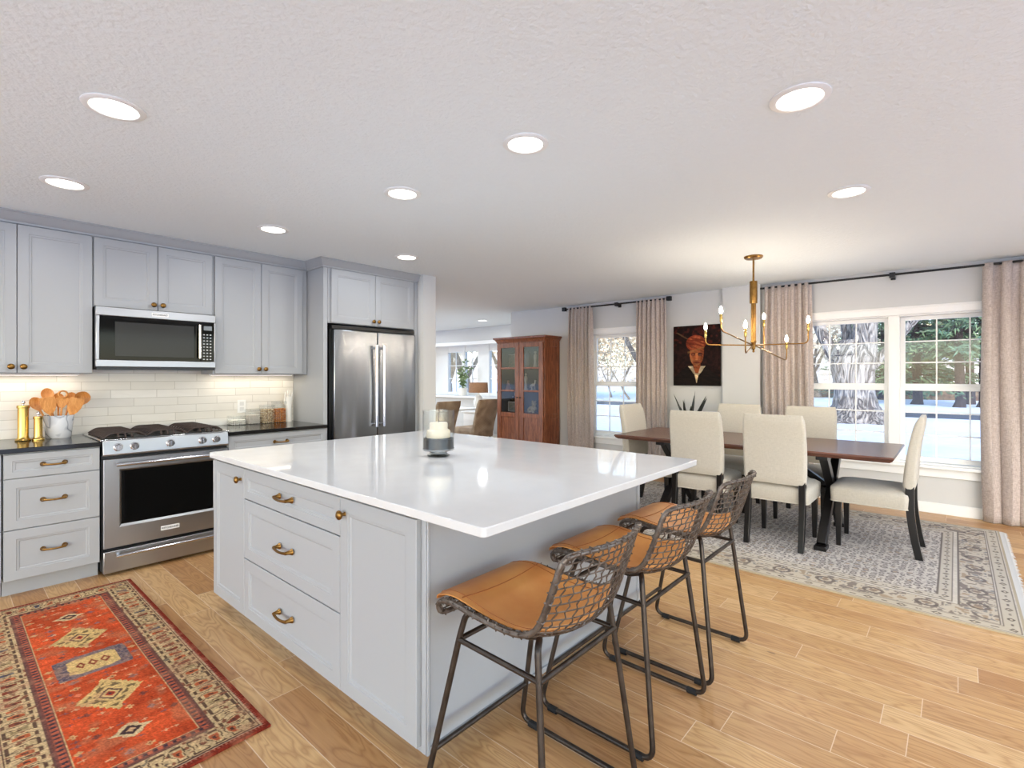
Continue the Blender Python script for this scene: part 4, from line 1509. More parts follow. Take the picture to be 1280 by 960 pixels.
tag(o, 'large pale grey patterned area rug under the dining table', 'rug')
fr = MB()
rf = random.Random(3)
for xe, sg in ((0.285, 1), (-3.27, -1)):
    fr.box(xe, 3.72, 0.001, xe + sg * 0.03, 6.09, 0.006)
    y = 3.715
    while y < 6.09:
        l = 0.045 + rf.uniform(-0.008, 0.01)
        fr.tube([(xe, y, 0.004), (xe + sg * l * 0.6, y + rf.uniform(-0.004, 0.004), 0.0035), (xe + sg * l, y + rf.uniform(-0.008, 0.008), 0.003)], [0.0028, 0.0026, 0.0012], 4)
        y += 0.011
f_o = fr.build('fringe', mat('rug_fringe', (196, 194, 190), 0.95), o)
f_o['kind'] = 'stuff'

# ================================================================ dining table
TZ = 0.776
tx0, tx1, ty0, ty1 = -2.565, -0.325, 4.47, 5.46
t = thing('dining_table', 'dark walnut dining table with black crossed trestle legs on the pale rug', 'table', (-1.445, 4.965, 0.01))
tt = MB()
def trect(i, z_):
    return [(tx0 + i, ty0 + i, z_), (tx1 - i, ty0 + i, z_), (tx1 - i, ty1 - i, z_), (tx0 + i, ty1 - i, z_)]
tt.bridge([trect(0.03, TZ - 0.042), trect(0.012, TZ - 0.03), trect(0.0, TZ - 0.012), trect(0.002, TZ - 0.003), trect(0.006, TZ)])
tt.build('tabletop', M_TABLE, t, smooth=25)
def beam(mb, a, b, w, h):
    """square bar from a to b, w across X, h in the plane"""
    a, b = Vector(a), Vector(b)
    d_ = (b - a).normalized()
    s_ = Vector((1, 0, 0)) if abs(d_.x) < 0.9 else Vector((0, 1, 0))
    n_ = d_.cross(s_).normalized()
    s_ = n_.cross(d_)
    loops = [[p + s_ * (w / 2 * i) + n_ * (h / 2 * j) for i, j in ((1, 1), (-1, 1), (-1, -1), (1, -1))] for p in (a, b)]
    mb.bridge(loops)
for lx in (-2.12, -0.785):
    for sg in (-1, 1):
        lm = MB()
        beam(lm, (lx + sg * 0.0, 4.965 + sg * 0.41, 0.04), (lx, 4.965 - sg * 0.33, TZ - 0.045), 0.062 - 0.002 * sg, 0.07)
        lo = lm.build('leg', M_EBONY, t, bevel=0.004)
        fm = MB()
        fm.box(lx - 0.042, 4.965 + sg * 0.42 - 0.06, 0.011, lx + 0.042, 4.965 + sg * 0.42 + 0.06, 0.045)
        fm.build('foot', M_EBONY, lo, bevel=0.004)
    cm = MB()
    cm.box(lx - 0.04, 4.55, TZ - 0.075, lx + 0.04, 5.38, TZ - 0.042)
    cm.build('cleat', M_EBONY, t, bevel=0.003)
    bm_ = MB()
    sg = 1 if lx < -1.4 else -1
    beam(bm_, (lx + sg * 0.03, 4.965, 0.43), (lx + sg * 0.45, 4.965, TZ - 0.05), 0.05, 0.05)
    bm_.build('brace', M_EBONY, t, bevel=0.003)
sm = MB()
beam(sm, (-2.12, 4.965, 0.41), (-0.785, 4.965, 0.41), 0.05, 0.06)
sm.build('stretcher', M_EBONY, t, bevel=0.003)

# ================================================================ parsons dining chairs (local +y is forwards)
def rounded_loop(hw, hd, r, n=5):
    pts_ = []
    for sx_, sy_, a0 in ((1, -1, -90), (1, 1, 0), (-1, 1, 90), (-1, -1, 180)):
        for k in range(n + 1):
            a = R(a0 + 90 * k / n)
            pts_.append((sx_ * (hw - r) + r * math.cos(a), sy_ * (hd - r) + r * math.sin(a)))
    return pts_
def make_dining_chair():
    t = thing('dining_chair', 'chair', 'dining chair', (0, 0, 0), 'upholstered dining chairs around the table')
    st = MB()
    loops = []
    for z_, k, r in ((0.352, 0.0, 0.03), (0.36, 0.006, 0.034), (0.44, 0.012, 0.04), (0.465, 0.01, 0.045), (0.485, -0.015, 0.05), (0.498, -0.06, 0.06), (0.505, -0.12, 0.06)):
        loops.append([(px, py + 0.03, z_) for px, py in rounded_loop(0.225 + k, 0.242 + k, r)])
    st.bridge(loops)
    so = st.build('seat', M_LINEN, t, smooth=60)
    pp = MB()
    pp.tube([(px, py + 0.03, 0.358) for px, py in rounded_loop(0.232, 0.249, 0.036)], 0.004, 6, closed=True)
    pp.build('piping', M_LINEN, so, smooth=60)
    # back: curved panel, leaning
    bk = MB()
    loops = []
    for i in range(15):
        v_ = i / 14
        z_ = 0.50 + 0.545 * v_
        yc = -0.218 - 0.012 * v_ - 0.06 * v_ * v_
        th_ = 0.040 - 0.010 * v_
        hw = 0.222 + 0.006 * math.sin(PI * v_)
        if i == 14:
            th_ *= 0.45
            hw -= 0.012
        if i == 13:
            th_ *= 0.88
            hw -= 0.003
        if i == 0:
            th_ *= 0.7
            hw -= 0.006
        loops.append([(px, py + yc, z_) for px, py in rounded_loop(hw, th_, min(0.022, th_ * 0.8))])
    bk.bridge(loops)
    bo = bk.build('backrest', M_LINEN, t, smooth=60)
    # seams on the back edge
    for sx_ in (-1, 1):
        lg = MB()
        pts_ = []
        for i in range(10):
            v_ = i / 9
            z_ = 0.56 * (1 - v_) + 0.002
            y_ = -0.222 - 0.055 * max(0, (v_ - 0.25) / 0.75) ** 1.7
            w_ = 0.023 - 0.004 * v_
            pts_.append([(sx_ * 0.196 + a * w_, y_ + b * (w_ + 0.004), z_) for a, b in ((-1, -1), (1, -1), (1, 1), (-1, 1))])
        lg.bridge(pts_)
        o_ = lg.build('leg', M_EBONY, t, bevel=0.003)
        o_['label'] = 'curved black rear leg'
        lg = MB()
        lg.bridge([[(sx_ * 0.196 + a * w_, 0.225 + b * w_, z_) for a, b in ((-1, -1), (1, -1), (1, 1), (-1, 1))] for z_, w_ in ((0.38, 0.023), (0.002, 0.0155))])
        o_ = lg.build('leg', M_EBONY, t, bevel=0.003)
        o_['label'] = 'tapered black front leg'
    return t
ch = make_dining_chair()
ch.location = (-1.08, 4.62, 0.0095)
ch['label'] = 'cream dining chair on the near side of the table, nearer the big window'
copy_tree(ch, None, 'cream dining chair on the near side of the table, behind the farthest bar stool', (-1.705, 4.62, 0.0095), R(1))
copy_tree(ch, None, 'cream dining chair at the table end by the window, seen side on', (-0.475, 4.945, 0.0095), R(90))
copy_tree(ch, None, 'cream dining chair at the far table end by the narrow window', (-2.37, 4.98, 0.0095), R(-91))
copy_tree(ch, None, 'cream dining chair on the far side of the table, below the pilaster', (-1.765, 5.47, 0.0095), R(180))
copy_tree(ch, None, 'cream dining chair on the far side of the table, below the big tree', (-1.085, 5.47, 0.0095), R(180))

# ================================================================ chandelier
hx, hy_, = -1.385, 4.92
FWD = Vector((-math.sin(R(41.25)), math.cos(R(41.25)), 0))
RGT = Vector((math.cos(R(41.25)), math.sin(R(41.25)), 0))
t = thing('chandelier', 'brass six-light chandelier with candle bulbs hanging over the dining table', 'chandelier', (hx, hy_, CEIL))
MB().lathe([(0, 0), (0.08, 0), (0.08, -0.012), (0.07, -0.022), (0.02, -0.026), (0, -0.026)], (hx, hy_, CEIL), 32).build('canopy', M_BRASS, t, smooth=40)
MB().cyl((hx, hy_, CEIL - 0.02), (hx, hy_, 2.21), 0.0085, seg=12).build('rod', M_BRASS, t, smooth=40)
MB().lathe([(0, 2.02), (0.032, 2.02), (0.033, 2.026), (0.033, 2.216), (0.031, 2.222), (0, 2.222)], (hx, hy_, 0), 28).build('sleeve', M_BRASS, t, smooth=40)
rd = MB()
for k in range(6):
    a = 2 * PI * k / 6
    rd.cyl((hx + 0.015 * math.cos(a), hy_ + 0.015 * math.sin(a), 1.66), (hx + 0.015 * math.cos(a), hy_ + 0.015 * math.sin(a), 2.03), 0.0072, seg=10)
rd.build('stem_tubes', M_BRASS, t, smooth=40)
MB().lathe([(0, 1.572), (0.008, 1.575), (0.011, 1.587), (0.007, 1.598), (0.016, 1.605), (0.02, 1.63), (0.02, 1.66), (0.026, 1.668), (0.024, 1.68), (0, 1.682)], (hx, hy_, 0), 24).build('finial', M_BRASS, t, smooth=40)
D0 = 4.61
for px, elb, blb, dep in ((-0.437, 431, 408, 0.10), (-0.296, 413, 387, -0.34), (-0.073, 442, 405, -0.42), (0.095, 437, 395, 0.42), (0.302, 451, 423, 0.34), (0.50, 429, 399, -0.10)):
    dd = D0 + dep
    ctr = Vector((hx, hy_, 0))
    px2 = ((942 - 640) / 632 * D0 + px) * dd / D0 - (942 - 640) / 632 * D0
    base = ctr + RGT * px2 + FWD * dep
    ze = 1.355 + (470.5 - elb) * dd / 632
    zb = 1.355 + (470.5 - blb) * dd / 632
    zb = max(zb, ze + 0.15)
    am = MB()
    dirv = (base - ctr).normalized()
    am.tube(fillet([ctr + dirv * 0.015 + Vector((0, 0, 1.64)), Vector((base.x, base.y, ze)), Vector((base.x, base.y, zb - 0.045))], 0.045, 6), 0.006, 8)
    ao = am.build('arm', M_BRASS, t, smooth=50)
    MB().lathe([(0, zb - 0.11), (0.0095, zb - 0.108), (0.0115, zb - 0.1), (0.0115, zb - 0.04), (0.009, zb - 0.034), (0, zb - 0.034)], (base.x, base.y, 0), 14).build('candle_sleeve', M_POLBRASS, ao, smooth=40)
    MB().lathe([(0, zb - 0.034), (0.007, zb - 0.033), (0.0135, zb - 0.017), (0.013, zb - 0.002), (0.008, zb + 0.016), (0.003, zb + 0.028), (0, zb + 0.031)], (base.x, base.y, 0), 14).build('bulb', M_BULB, ao, smooth=60)

# ================================================================ curtains and rods
def curtain(label, x0, x1, seed, folds):
    rnd = random.Random(seed)
    ph = rnd.uniform(0, 6)
    w = x1 - x0
    def f(a, b):
        z_ = 2.405 - (2.405 - 0.006) * b
        k = 0.75 + 0.25 * min(1, b * 6)
        u = a + 0.018 * math.sin(2 * PI * folds * 2 * a + ph) * k + 0.012 * math.sin(5 * b + 9 * a + ph) * b
        sp = 1 + 0.05 * math.sin(b * 3.0) - 0.03
        x = (x0 + x1) / 2 + (u - 0.5) * w * sp
        A = 0.034 * (0.85 + 0.25 * math.sin(7 * a + ph))
        y = 6.425 + A * math.sin(2 * PI * folds * a + ph + 0.5 * math.sin(3 * b + ph)) * k + 0.008 * math.sin(6 * b + 17 * a)
        if b < 0.03:
            y = 6.425 + (y - 6.425) * 0.8
        return Vector((x, y, z_))
    o = MB().grid(f, folds * 12 + 1, 34).build('curtain', M_CURTAIN, smooth=80)
    d = o.modifiers.new('solid', 'SOLIDIFY')
    d.thickness = 0.003
    tag(o, label, 'curtain', 'floor-length linen curtains')
    return o
curtain('taupe linen curtain panel left of the narrow window, beside the china cabinet', -4.50, -4.055, 1, 7)
curtain('taupe linen curtain panel right of the narrow window, beside the dark painting', -3.335, -2.885, 2, 7)
curtain('taupe linen curtain panel left of the wide window, behind the chandelier', -1.70, -1.205, 3, 7)
curtain('taupe linen curtain panel right of the wide window, with broad flat folds', 0.175, 0.80, 4, 5)
def rod(label, x0, x1, brackets, endcaps):
    t = thing('curtain_rod', label, 'curtain rod', ((x0 + x1) / 2, WY, 2.392), 'black curtain rods')
    MB().cyl((x0, 6.43, 2.392), (x1, 6.43, 2.392), 0.011, seg=12).build('rod', M_BLACK, t, smooth=40)
    for xb in brackets:
        b = MB()
        b.box(xb - 0.02, 6.505, 2.35, xb + 0.02, WY, 2.41)
        b.box(xb - 0.012, 6.43, 2.37, xb + 0.012, 6.51, 2.384)
        b.box(xb - 0.024, 6.405, 2.36, xb + 0.024, 6.452, 2.412)
        b.build('bracket', M_BLACK, t, bevel=0.003)
    for xe in endcaps:
        box('end_cap', M_BLACK, xe - 0.028, 6.40, 2.362, xe + 0.028, 6.458, 2.42, t, bevel=0.003)
    return t
rod('black curtain rod over the narrow window between cabinet and painting', -4.55, -2.86, [-3.645], [-2.862, -4.56])
rod('black curtain rod over the wide window behind the dining table', -1.735, 0.95, [-0.483], [0.95])
rr_ = MB()
rr_.tube([(-1.72, 6.43, 2.392), (-1.742, 6.445, 2.39), (-1.745, 6.46, 2.388)], 0.011, 8)

# ================================================================ painting: an invented dark portrait
def portrait(u, v):
    n1 = smooth_noise(u, v, 30, 1)
    n2 = smooth_noise(u, v, 80, 2)
    n3 = smooth_noise(u * 0.5 + v, v, 46, 3)
    col = C(30, 15, 12)[None] * (0.55 + 0.9 * n1)[:, None] + C(6, 4, 3)[None] * n2[:, None]
    def put(mask, c, k=1.0):
        col[mask] = col[mask] * (1 - k) + (C(*c)[None] * (0.7 + 0.55 * n3[mask])[:, None]) * k
    x = u - 0.30
    y = v
    put((n1 > 0.68) & (y > 0.52), (74, 26, 20), 0.7)
    put((np.abs(x + 0.16 + (y - 0.64) * 1.6) < 0.016) & (y > 0.55) & (y < 0.7), (112, 84, 56), 0.7)
    sh = np.abs(x) < 0.10 + 0.30 * np.clip((0.27 - y) / 0.25, 0, 1)
    put((y < 0.25) & sh, (24, 17, 14))
    put((np.abs(x - 0.015) < 0.045) & (y > 0.16) & (y < 0.30), (150, 78, 44))
    head = ((x - 0.012 - 0.03 * (y - 0.42)) / 0.092) ** 2 + ((y - 0.42) / 0.165) ** 2
    put(head < 1.0, (146, 84, 48))
    put((head < 1.0) & (x > 0.06), (110, 52, 30), 0.7)
    put((head < 1.0) & (x < -0.045) & (y < 0.42), (206, 138, 86), 0.7)
    cap = ((x - 0.0) / 0.128) ** 2 + ((y - 0.55) / 0.105) ** 2
    put((cap < 1.0) & (y > 0.455 + 0.25 * x * x), (122, 52, 32))
    put((cap < 0.7) & (y > 0.47) & (n3 > 0.6), (168, 92, 54), 0.6)
    put((np.abs(y - 0.462 - 0.3 * x) < 0.013) & (np.abs(x) < 0.11), (150, 112, 60), 0.55)
    for ex in (-0.035, 0.055):
        put(((x - ex) / 0.03) ** 2 + ((y - 0.405) / 0.024) ** 2 < 1, (52, 26, 24))
        put(((x - ex) / 0.014) ** 2 + ((y - 0.400) / 0.009) ** 2 < 1, (92, 66, 58), 0.7)
    put((np.abs(x - 0.012) < 0.014 + 0.05 * np.clip(0.39 - y, 0, 0.05)) & (y > 0.335) & (y < 0.42), (196, 122, 70))
    put((n3 > 0.62) & (head < 1.0), (120, 60, 34), 0.55)
    put((n3 < 0.2) & (head < 1.0), (208, 140, 88), 0.5)
    put(((x - 0.015) / 0.05) ** 2 + ((y - 0.302) / 0.013) ** 2 < 1, (104, 48, 34))
    for sg in (-1, 1):
        a_ = sg * (x - 0.012)
        inn = 0.046 - (0.25 - y) * 0.34 + 0.006 * n3
        put((a_ > inn) & (a_ < inn + 0.022 + (y - 0.14) * 0.35) & (y < 0.255) & (y > 0.135 + 0.02 * n1), (190, 172, 140), 0.9)
    put((np.abs(x - 0.01) < 0.03 * np.clip((y - 0.03) / 0.13, 0, 1)) & (y > 0.03) & (y < 0.16), (206, 182, 140))
    col *= (0.88 + 0.24 * n2)[:, None]
    return np.clip(col, 0, 255)
t = thing('painting', 'dark unframed oil portrait of a face in a red cap on the dining wall', 'painting', (-2.525, WY, 1.63))
px0, pz0 = -2.83, 1.235
pattern_grid('canvas', attr_mat('oil_paint', 0.5, bump=(70, 0.4, (1, 1, 1), 0.004)), 0, 0.612, 0, 0.782, 150, 190, portrait,
             lambda u, v, d: (px0 + u, WY - 0.028 - d, pz0 + v), 0.004, t)
box('stretcher_frame', mat('canvas_edge', (26, 18, 16), 0.7), px0 + 0.001, WY - 0.0285, pz0 + 0.001, px0 + 0.611, WY - 0.001, pz0 + 0.781, t)

# ================================================================ dark spiky plant below the painting
pxx, pyy = -2.50, 6.20
t = thing('potted_plant', 'dark spiky aloe-like plant below the painting, behind the dining chair', 'plant', (pxx, pyy, 0))
MB().lathe([(0, 0), (0.11, 0), (0.12, 0.01), (0.165, 0.68), (0.165, 0.70), (0.15, 0.70), (0.145, 0.66), (0, 0.65)], (pxx, pyy, 0), 28).build('planter', mat('charcoal_planter', (54, 52, 52), 0.7), t, smooth=40)
MB().lathe([(0, 0.645), (0.146, 0.645), (0.146, 0.66), (0.08, 0.668), (0, 0.67)], (pxx, pyy, 0), 20).build('soil', mat('soil', (46, 36, 28), 0.95), t)
M_SPIKE = mat('dark_spike_leaf', (34, 38, 36), 0.45, vary=(14, (52, 58, 52)))
rp = random.Random(5)
for ang, lean, ln, wd in ((182, 0.42, 0.50, 0.048), (160, 0.22, 0.40, 0.045), (200, 0.10, 0.42, 0.045), (20, 0.12, 0.52, 0.055), (60, 0.15, 0.46, 0.045), (5, 0.46, 0.49, 0.085), (-14, 0.58, 0.48, 0.08), (-35, 0.75, 0.40, 0.075), (250, 0.45, 0.34, 0.035), (300, 0.5, 0.36, 0.04), (175, 0.6, 0.28, 0.03)):
    a = R(ang)
    lf = MB()
    loops = []
    for i in range(8):
        k = i / 7
        rad = 0.02 + ln * lean * (k ** 1.25) * 0.85
        zz = 0.66 + ln * k * math.sqrt(max(0.1, 1 - lean * lean * 0.5)) 
        w_ = wd * (1 - k ** 2.6) * (0.55 + 0.45 * k) + 0.0012
        c_ = Vector((pxx + rad * math.cos(a), pyy + rad * math.sin(a), zz))
        sd = Vector((-math.sin(a), math.cos(a), 0))
        inn = Vector((-math.cos(a), -math.sin(a), 0.25))
        loops.append([c_ - sd * w_, c_ - inn * w_ * 0.35, c_ + sd * w_, c_ + inn * w_ * 0.12])
    lf.bridge(loops)
    lf.build('leaf', M_SPIKE, t, smooth=50)

# ================================================================ china cabinet
ax0, ax1, ay0, ay1 = -5.685, -4.708, 6.115, 6.50
t = thing('china_cabinet', 'tall reddish brown wooden display cabinet with two glazed doors', 'cabinet', ((ax0 + ax1) / 2, ay0, 0))
cb = MB()
cb.box(ax0, ay0 + 0.002, 0.09, ax0 + 0.03, ay1, 1.90)
cb.box(ax1 - 0.03, ay0 + 0.002, 0.09, ax1, ay1, 1.90)
cb.box(ax0 + 0.03, ay0 + 0.002, 1.865, ax1 - 0.03, ay1, 1.90)
cb.box(ax0 + 0.03, ay0 + 0.03, 0.09, ax1 - 0.03, ay1, 0.13)
cb.build('carcass', M_CHERRY, t, bevel=0.003)
box('lining', mat('slate_reflection', (112, 121, 132), 0.6), ax0 + 0.03, ay0 + 0.03, 0.13, ax0 + 0.036, ay1 - 0.02, 1.865, t)  # bluish reflection of the door glass put into the lining and back colour
box('lining', MATS['slate_reflection'], ax1 - 0.036, ay0 + 0.03, 0.13, ax1 - 0.03, ay1 - 0.02, 1.865, t)
box('back_panel', MATS['slate_reflection'], ax0 + 0.03, ay1 - 0.02, 0.13, ax1 - 0.03, ay1 - 0.008, 1.865, t)
for zz in (0.755, 1.115, 1.475):
    box('shelf', M_CHERRY, ax0 + 0.03, ay0 + 0.035, zz, ax1 - 0.03, ay1 - 0.02, zz + 0.02, t, bevel=0.002)
cn = MB()
def ring(o, z_):
    return [(ax0 - o, ay0 - o, z_), (ax1 + o, ay0 - o, z_), (ax1 + o, ay1 + 0.0, z_), (ax0 - o, ay1 + 0.0, z_)]
cn.bridge([ring(0.004, 1.895), ring(0.008, 1.905), ring(0.01, 1.915), ring(0.028, 1.94), ring(0.036, 1.952), ring(0.05, 1.956), ring(0.052, 1.978), ring(0.045, 1.985)])
cn.build('cornice', M_CHERRY, t, smooth=25)
bs = MB()
bs.bridge([ring(0.022, 0.0), ring(0.022, 0.075), ring(0.012, 0.09), ring(0.003, 0.098)])
bs.build('plinth', M_CHERRY, t, smooth=25)
# side frame: stiles and rails with lower band
sd = MB()
for (ya, yb, za, zb) in ((ay0 + 0.0, ay0 + 0.06, 0.1, 1.895), (ay1 - 0.06, ay1, 0.1, 1.895), (ay0 + 0.06, ay1 - 0.06, 1.82, 1.895), (ay0 + 0.06, ay1 - 0.06, 0.70, 0.77), (ay0 + 0.06, ay1 - 0.06, 0.1, 0.18)):
    sd.box(ax1, ya, za, ax1 + 0.01, yb, zb)
sd.build('side_frame', M_CHERRY, t, bevel=0.003)
xm = (ax0 + ax1) / 2
for xa, xb in ((ax0 + 0.012, xm - 0.004), (xm + 0.004, ax1 - 0.012)):
    dm = MB()
    st_ = 0.085 if True else 0
    dm.box(xa, ay0 - 0.02, 0.11, xa + st_, ay0, 1.88)
    dm.box(xb - st_, ay0 - 0.02, 0.11, xb, ay0, 1.88)
    dm.box(xa + st_, ay0 - 0.02, 1.815, xb - st_, ay0, 1.88)
    dm.box(xa + st_, ay0 - 0.02, 0.705, xb - st_, ay0, 0.775)
    dm.box(xa + st_, ay0 - 0.02, 0.11, xb - st_, ay0, 0.19)
    for zz in (1.115, 1.475):
        dm.box(xa + st_, ay0 - 0.018, zz - 0.004, xb - st_, ay0 - 0.002, zz + 0.026)
    do = dm.build('door', M_CHERRY, t, bevel=0.004)
    box('door_panel', M_CHERRY, xa + st_ - 0.003, ay0 - 0.009, 0.187, xb - st_ + 0.003, ay0 - 0.001, 0.708, do)
    pm = MB()
    pm.quad((xa + st_, ay0 - 0.008, 0.775), (xb - st_, ay0 - 0.008, 0.775), (xb - st_, ay0 - 0.008, 1.815), (xa + st_, ay0 - 0.008, 1.815))
    pm.build('glass', M_PANE, do)
    kx = xb - 0.028 if xa < xm - 0.1 else xa + 0.028
    MB().lathe([(0.006, 0), (0.006, 0.01), (0.012, 0.016), (0.012, 0.022), (0, 0.027)], (kx, ay0 - 0.02, 1.02), 14, axis='-y').build('knob', M_EBONY, do, smooth=40)

def frame(label, x, z_, w, h, a, b, yoff=6.36):
    t = thing('picture_frame', label, 'picture frame', (x, yoff, z_), 'framed photos in the display cabinet')
    fm = MB()
    fw = 0.016
    fm.box(x - w / 2, yoff - 0.006, z_, x - w / 2 + fw, yoff + 0.006, z_ + h)
    fm.box(x + w / 2 - fw, yoff - 0.006, z_, x + w / 2, yoff + 0.006, z_ + h)
    fm.box(x - w / 2 + fw, yoff - 0.006, z_ + h - fw, x + w / 2 - fw, yoff + 0.006, z_ + h)
    fm.box(x - w / 2 + fw, yoff - 0.006, z_, x + w / 2 - fw, yoff + 0.006, z_ + fw)
    fm.build('frame', mat('silver_frame', (222, 222, 220), 0.4), t, bevel=0.002)
    box('photo', mat('photo_' + str(int(a[0])), a, 0.4, vary=(28, b)), x - w / 2 + fw, yoff - 0.003, z_ + fw, x + w / 2 - fw, yoff + 0.003, z_ + h - fw, t)
    box('easel', M_BLACK, x - 0.02, yoff + 0.006, z_, x + 0.02, yoff + 0.045, z_ + h * 0.6, t)
frame('white-framed photo on the top shelf behind the left cabinet door', -5.57, 1.495, 0.20, 0.235, (128, 150, 150), (196, 180, 172))
frame('small white-framed photo on the bottom shelf behind the left cabinet door', -5.49, 0.775, 0.185, 0.165, (120, 138, 120), (190, 176, 168), 6.27)
def figurine(label, m, parts, x, y, z_, cat='figurine'):
    mb = MB()
    for p in parts:
        if p[0] == 'l':
            mb.lathe(p[1], (x, y, z_), 16)
        elif p[0] == 's':
            mb.sphere((x + p[1], y, z_ + p[2]), p[3], 12, 8, p[4] if len(p) > 4 else (1, 1, 1))
        elif p[0] == 't':
            mb.tube([(x + q[0], y + q[1], z_ + q[2]) for q in p[1]], p[2], 8)
    o = mb.build('vase' if cat == 'vase' else 'figurine', m, smooth=60)
    tag(o, label, cat, 'ornaments in the display cabinet')
M_PINKP = mat('pink_porcelain', (206, 168, 156), 0.35)
M_BEIGEP = mat('beige_plush', (200, 184, 148), 0.8)
figurine('small pink porcelain figurine on the middle shelf behind the left cabinet door', M_PINKP, [('l', [(0, 0), (0.055, 0), (0.05, 0.02), (0.025, 0.075), (0.022, 0.09), (0.03, 0.105), (0.012, 0.122), (0, 0.124)]), ('s', 0, 0.138, 0.02)], -5.575, 6.26, 1.135)
figurine('dark round vase on the bottom shelf behind the left cabinet door', M_BLACK, [('l', [(0, 0), (0.04, 0), (0.03, 0.012), (0.05, 0.06), (0.075, 0.13), (0.07, 0.18), (0.035, 0.215), (0.03, 0.235), (0.04, 0.245), (0.03, 0.245), (0, 0.24)])], -5.565, 6.40, 0.775, 'vase')
figurine('slender white statuette on the top shelf behind the right cabinet door', M_PORCELAIN, [('l', [(0, 0), (0.04, 0), (0.035, 0.02), (0.02, 0.1), (0.028, 0.16), (0.026, 0.20), (0.012, 0.225), (0, 0.227)]), ('s', 0, 0.245, 0.022)], -5.03, 6.30, 1.495)
figurine('tall grey-blue vase at the left of the top shelf behind the right cabinet door', mat('greyblue_glaze', (138, 146, 164), 0.35), [('l', [(0, 0), (0.045, 0), (0.05, 0.02), (0.05, 0.22), (0.035, 0.25), (0.03, 0.27), (0.036, 0.28), (0.028, 0.28), (0, 0.27)])], -5.23, 6.34, 1.495, 'vase')
figurine('tall white statuette at the left of the middle shelf behind the right cabinet door', M_PORCELAIN, [('l', [(0, 0), (0.04, 0), (0.04, 0.018), (0.025, 0.03), (0.02, 0.12), (0.03, 0.17), (0.028, 0.21), (0.01, 0.235), (0, 0.236)]), ('s', 0, 0.255, 0.021)], -5.21, 6.28, 1.135)
figurine('white horse-like figurine on the middle shelf behind the right cabinet door', M_PORCELAIN, [('l', [(0, 0), (0.055, 0), (0.055, 0.01), (0, 0.012)]), ('s', 0.0, 0.085, 0.03, (1.4, 0.8, 0.8)), ('t', [(0.03, 0, 0.09), (0.045, 0, 0.13), (0.04, 0, 0.155), (0.062, 0, 0.15)], 0.014), ('t', [(-0.03, 0.01, 0.08), (-0.035, 0.01, 0.04), (-0.03, 0.01, 0.008)], 0.008), ('t', [(-0.025, -0.015, 0.08), (-0.02, -0.015, 0.008)], 0.008), ('t', [(0.028, 0.01, 0.08), (0.03, 0.01, 0.008)], 0.008), ('t', [(0.03, -0.012, 0.08), (0.045, -0.015, 0.05), (0.036, -0.015, 0.03)], 0.007), ('t', [(-0.04, 0, 0.09), (-0.06, 0, 0.075), (-0.062, 0, 0.04)], 0.006)], -5.05, 6.27, 1.135)
figurine('seated beige bear ornament on the bottom shelf behind the right cabinet door', M_BEIGEP, [('s', 0, 0.06, 0.06, (1, 0.9, 1)), ('s', 0.01, 0.145, 0.042), ('s', -0.022, 0.182, 0.015), ('s', 0.042, 0.18, 0.015), ('s', 0.0, 0.135, 0.018, (1, 2.4, 0.8)), ('t', [(-0.045, -0.01, 0.095), (-0.075, -0.03, 0.06), (-0.07, -0.05, 0.04)], 0.017), ('t', [(0.045, -0.01, 0.095), (0.07, -0.03, 0.06), (0.06, -0.05, 0.04)], 0.017), ('t', [(-0.03, -0.03, 0.025), (-0.05, -0.08, 0.02)], 0.02), ('t', [(0.03, -0.03, 0.025), (0.05, -0.08, 0.02)], 0.02)], -5.06, 6.29, 0.775)

# ================================================================ living room beyond the refrigerator
M_WICKER = mat('brown_wicker', (128, 106, 84), 0.7)
def wicker_nodes():
    g = NG(M_WICKER)
    x, y, z_ = g.xyz()
    w = g.math('ADD', g.math('ADD', x, y), 0.0)
    a = g.math('SINE', g.math('MULTIPLY', z_, 260))
    b = g.math('SINE', g.math('MULTIPLY', w, 110))
    h = g.math('MULTIPLY', a, b)
    n = g.noise(g.vec(x, y, z_), 9, 3)
    c = g.ramp(g.math('MULTIPLY_ADD', h, 0.25, n), [(0.25, (112, 92, 76)), (0.5, (156, 136, 114)), (0.75, (186, 166, 142))])
    g.link(c, g.p.inputs['Base Color'])
    g.bump(h, 0.5, 0.006)
wicker_nodes()
def make_wicker():
    t = thing('wicker_chair', 'chair', 'chair', (0, 0, 0), 'wicker chairs in the living room')
    st = MB()
    st.bridge([[(px, py + 0.02, z_) for px, py in rounded_loop(0.25 + k, 0.26 + k, 0.05)] for z_, k in ((0.30, 0), (0.31, 0.006), (0.44, 0.01), (0.46, 0.0), (0.465, -0.03))])
    st.build('seat', M_WICKER, t, smooth=50)
    bk = MB()
    loops = []
    for i in range(9):
        v_ = i / 8
        loops.append([(px * (0.94 + 0.06 * v_), py - 0.225 - 0.17 * v_ ** 1.3, 0.40 + 0.56 * v_) for px, py in rounded_loop(0.255 - (0.01 if i == 8 else 0), 0.032 - (0.01 if i == 8 else 0), 0.022)])
    bk.bridge(loops)
    bk.build('backrest', M_WICKER, t, smooth=50)
    for sx_ in (-1, 1):
        for sy_ in (-1, 1):
            MB().cyl((sx_ * 0.21, sy_ * 0.22 + 0.02, 0.001), (sx_ * 0.205, sy_ * 0.21 + 0.02, 0.31), 0.012, 0.016, 10).build('leg', mat('grey_metal_leg', (150, 150, 152), 0.35, 0.8), t, smooth=40)
    return t
wk = make_wicker()
wk.location = (-6.42, 6.30, 0)
wk.rotation_euler = (0, 0, R(88))
wk['label'] = 'brown wicker chair next to the china cabinet, with its high back towards us'
copy_tree(wk, None, 'brown wicker chair partly hidden behind the refrigerator wall end', (-6.42, 5.36, 0), R(91))
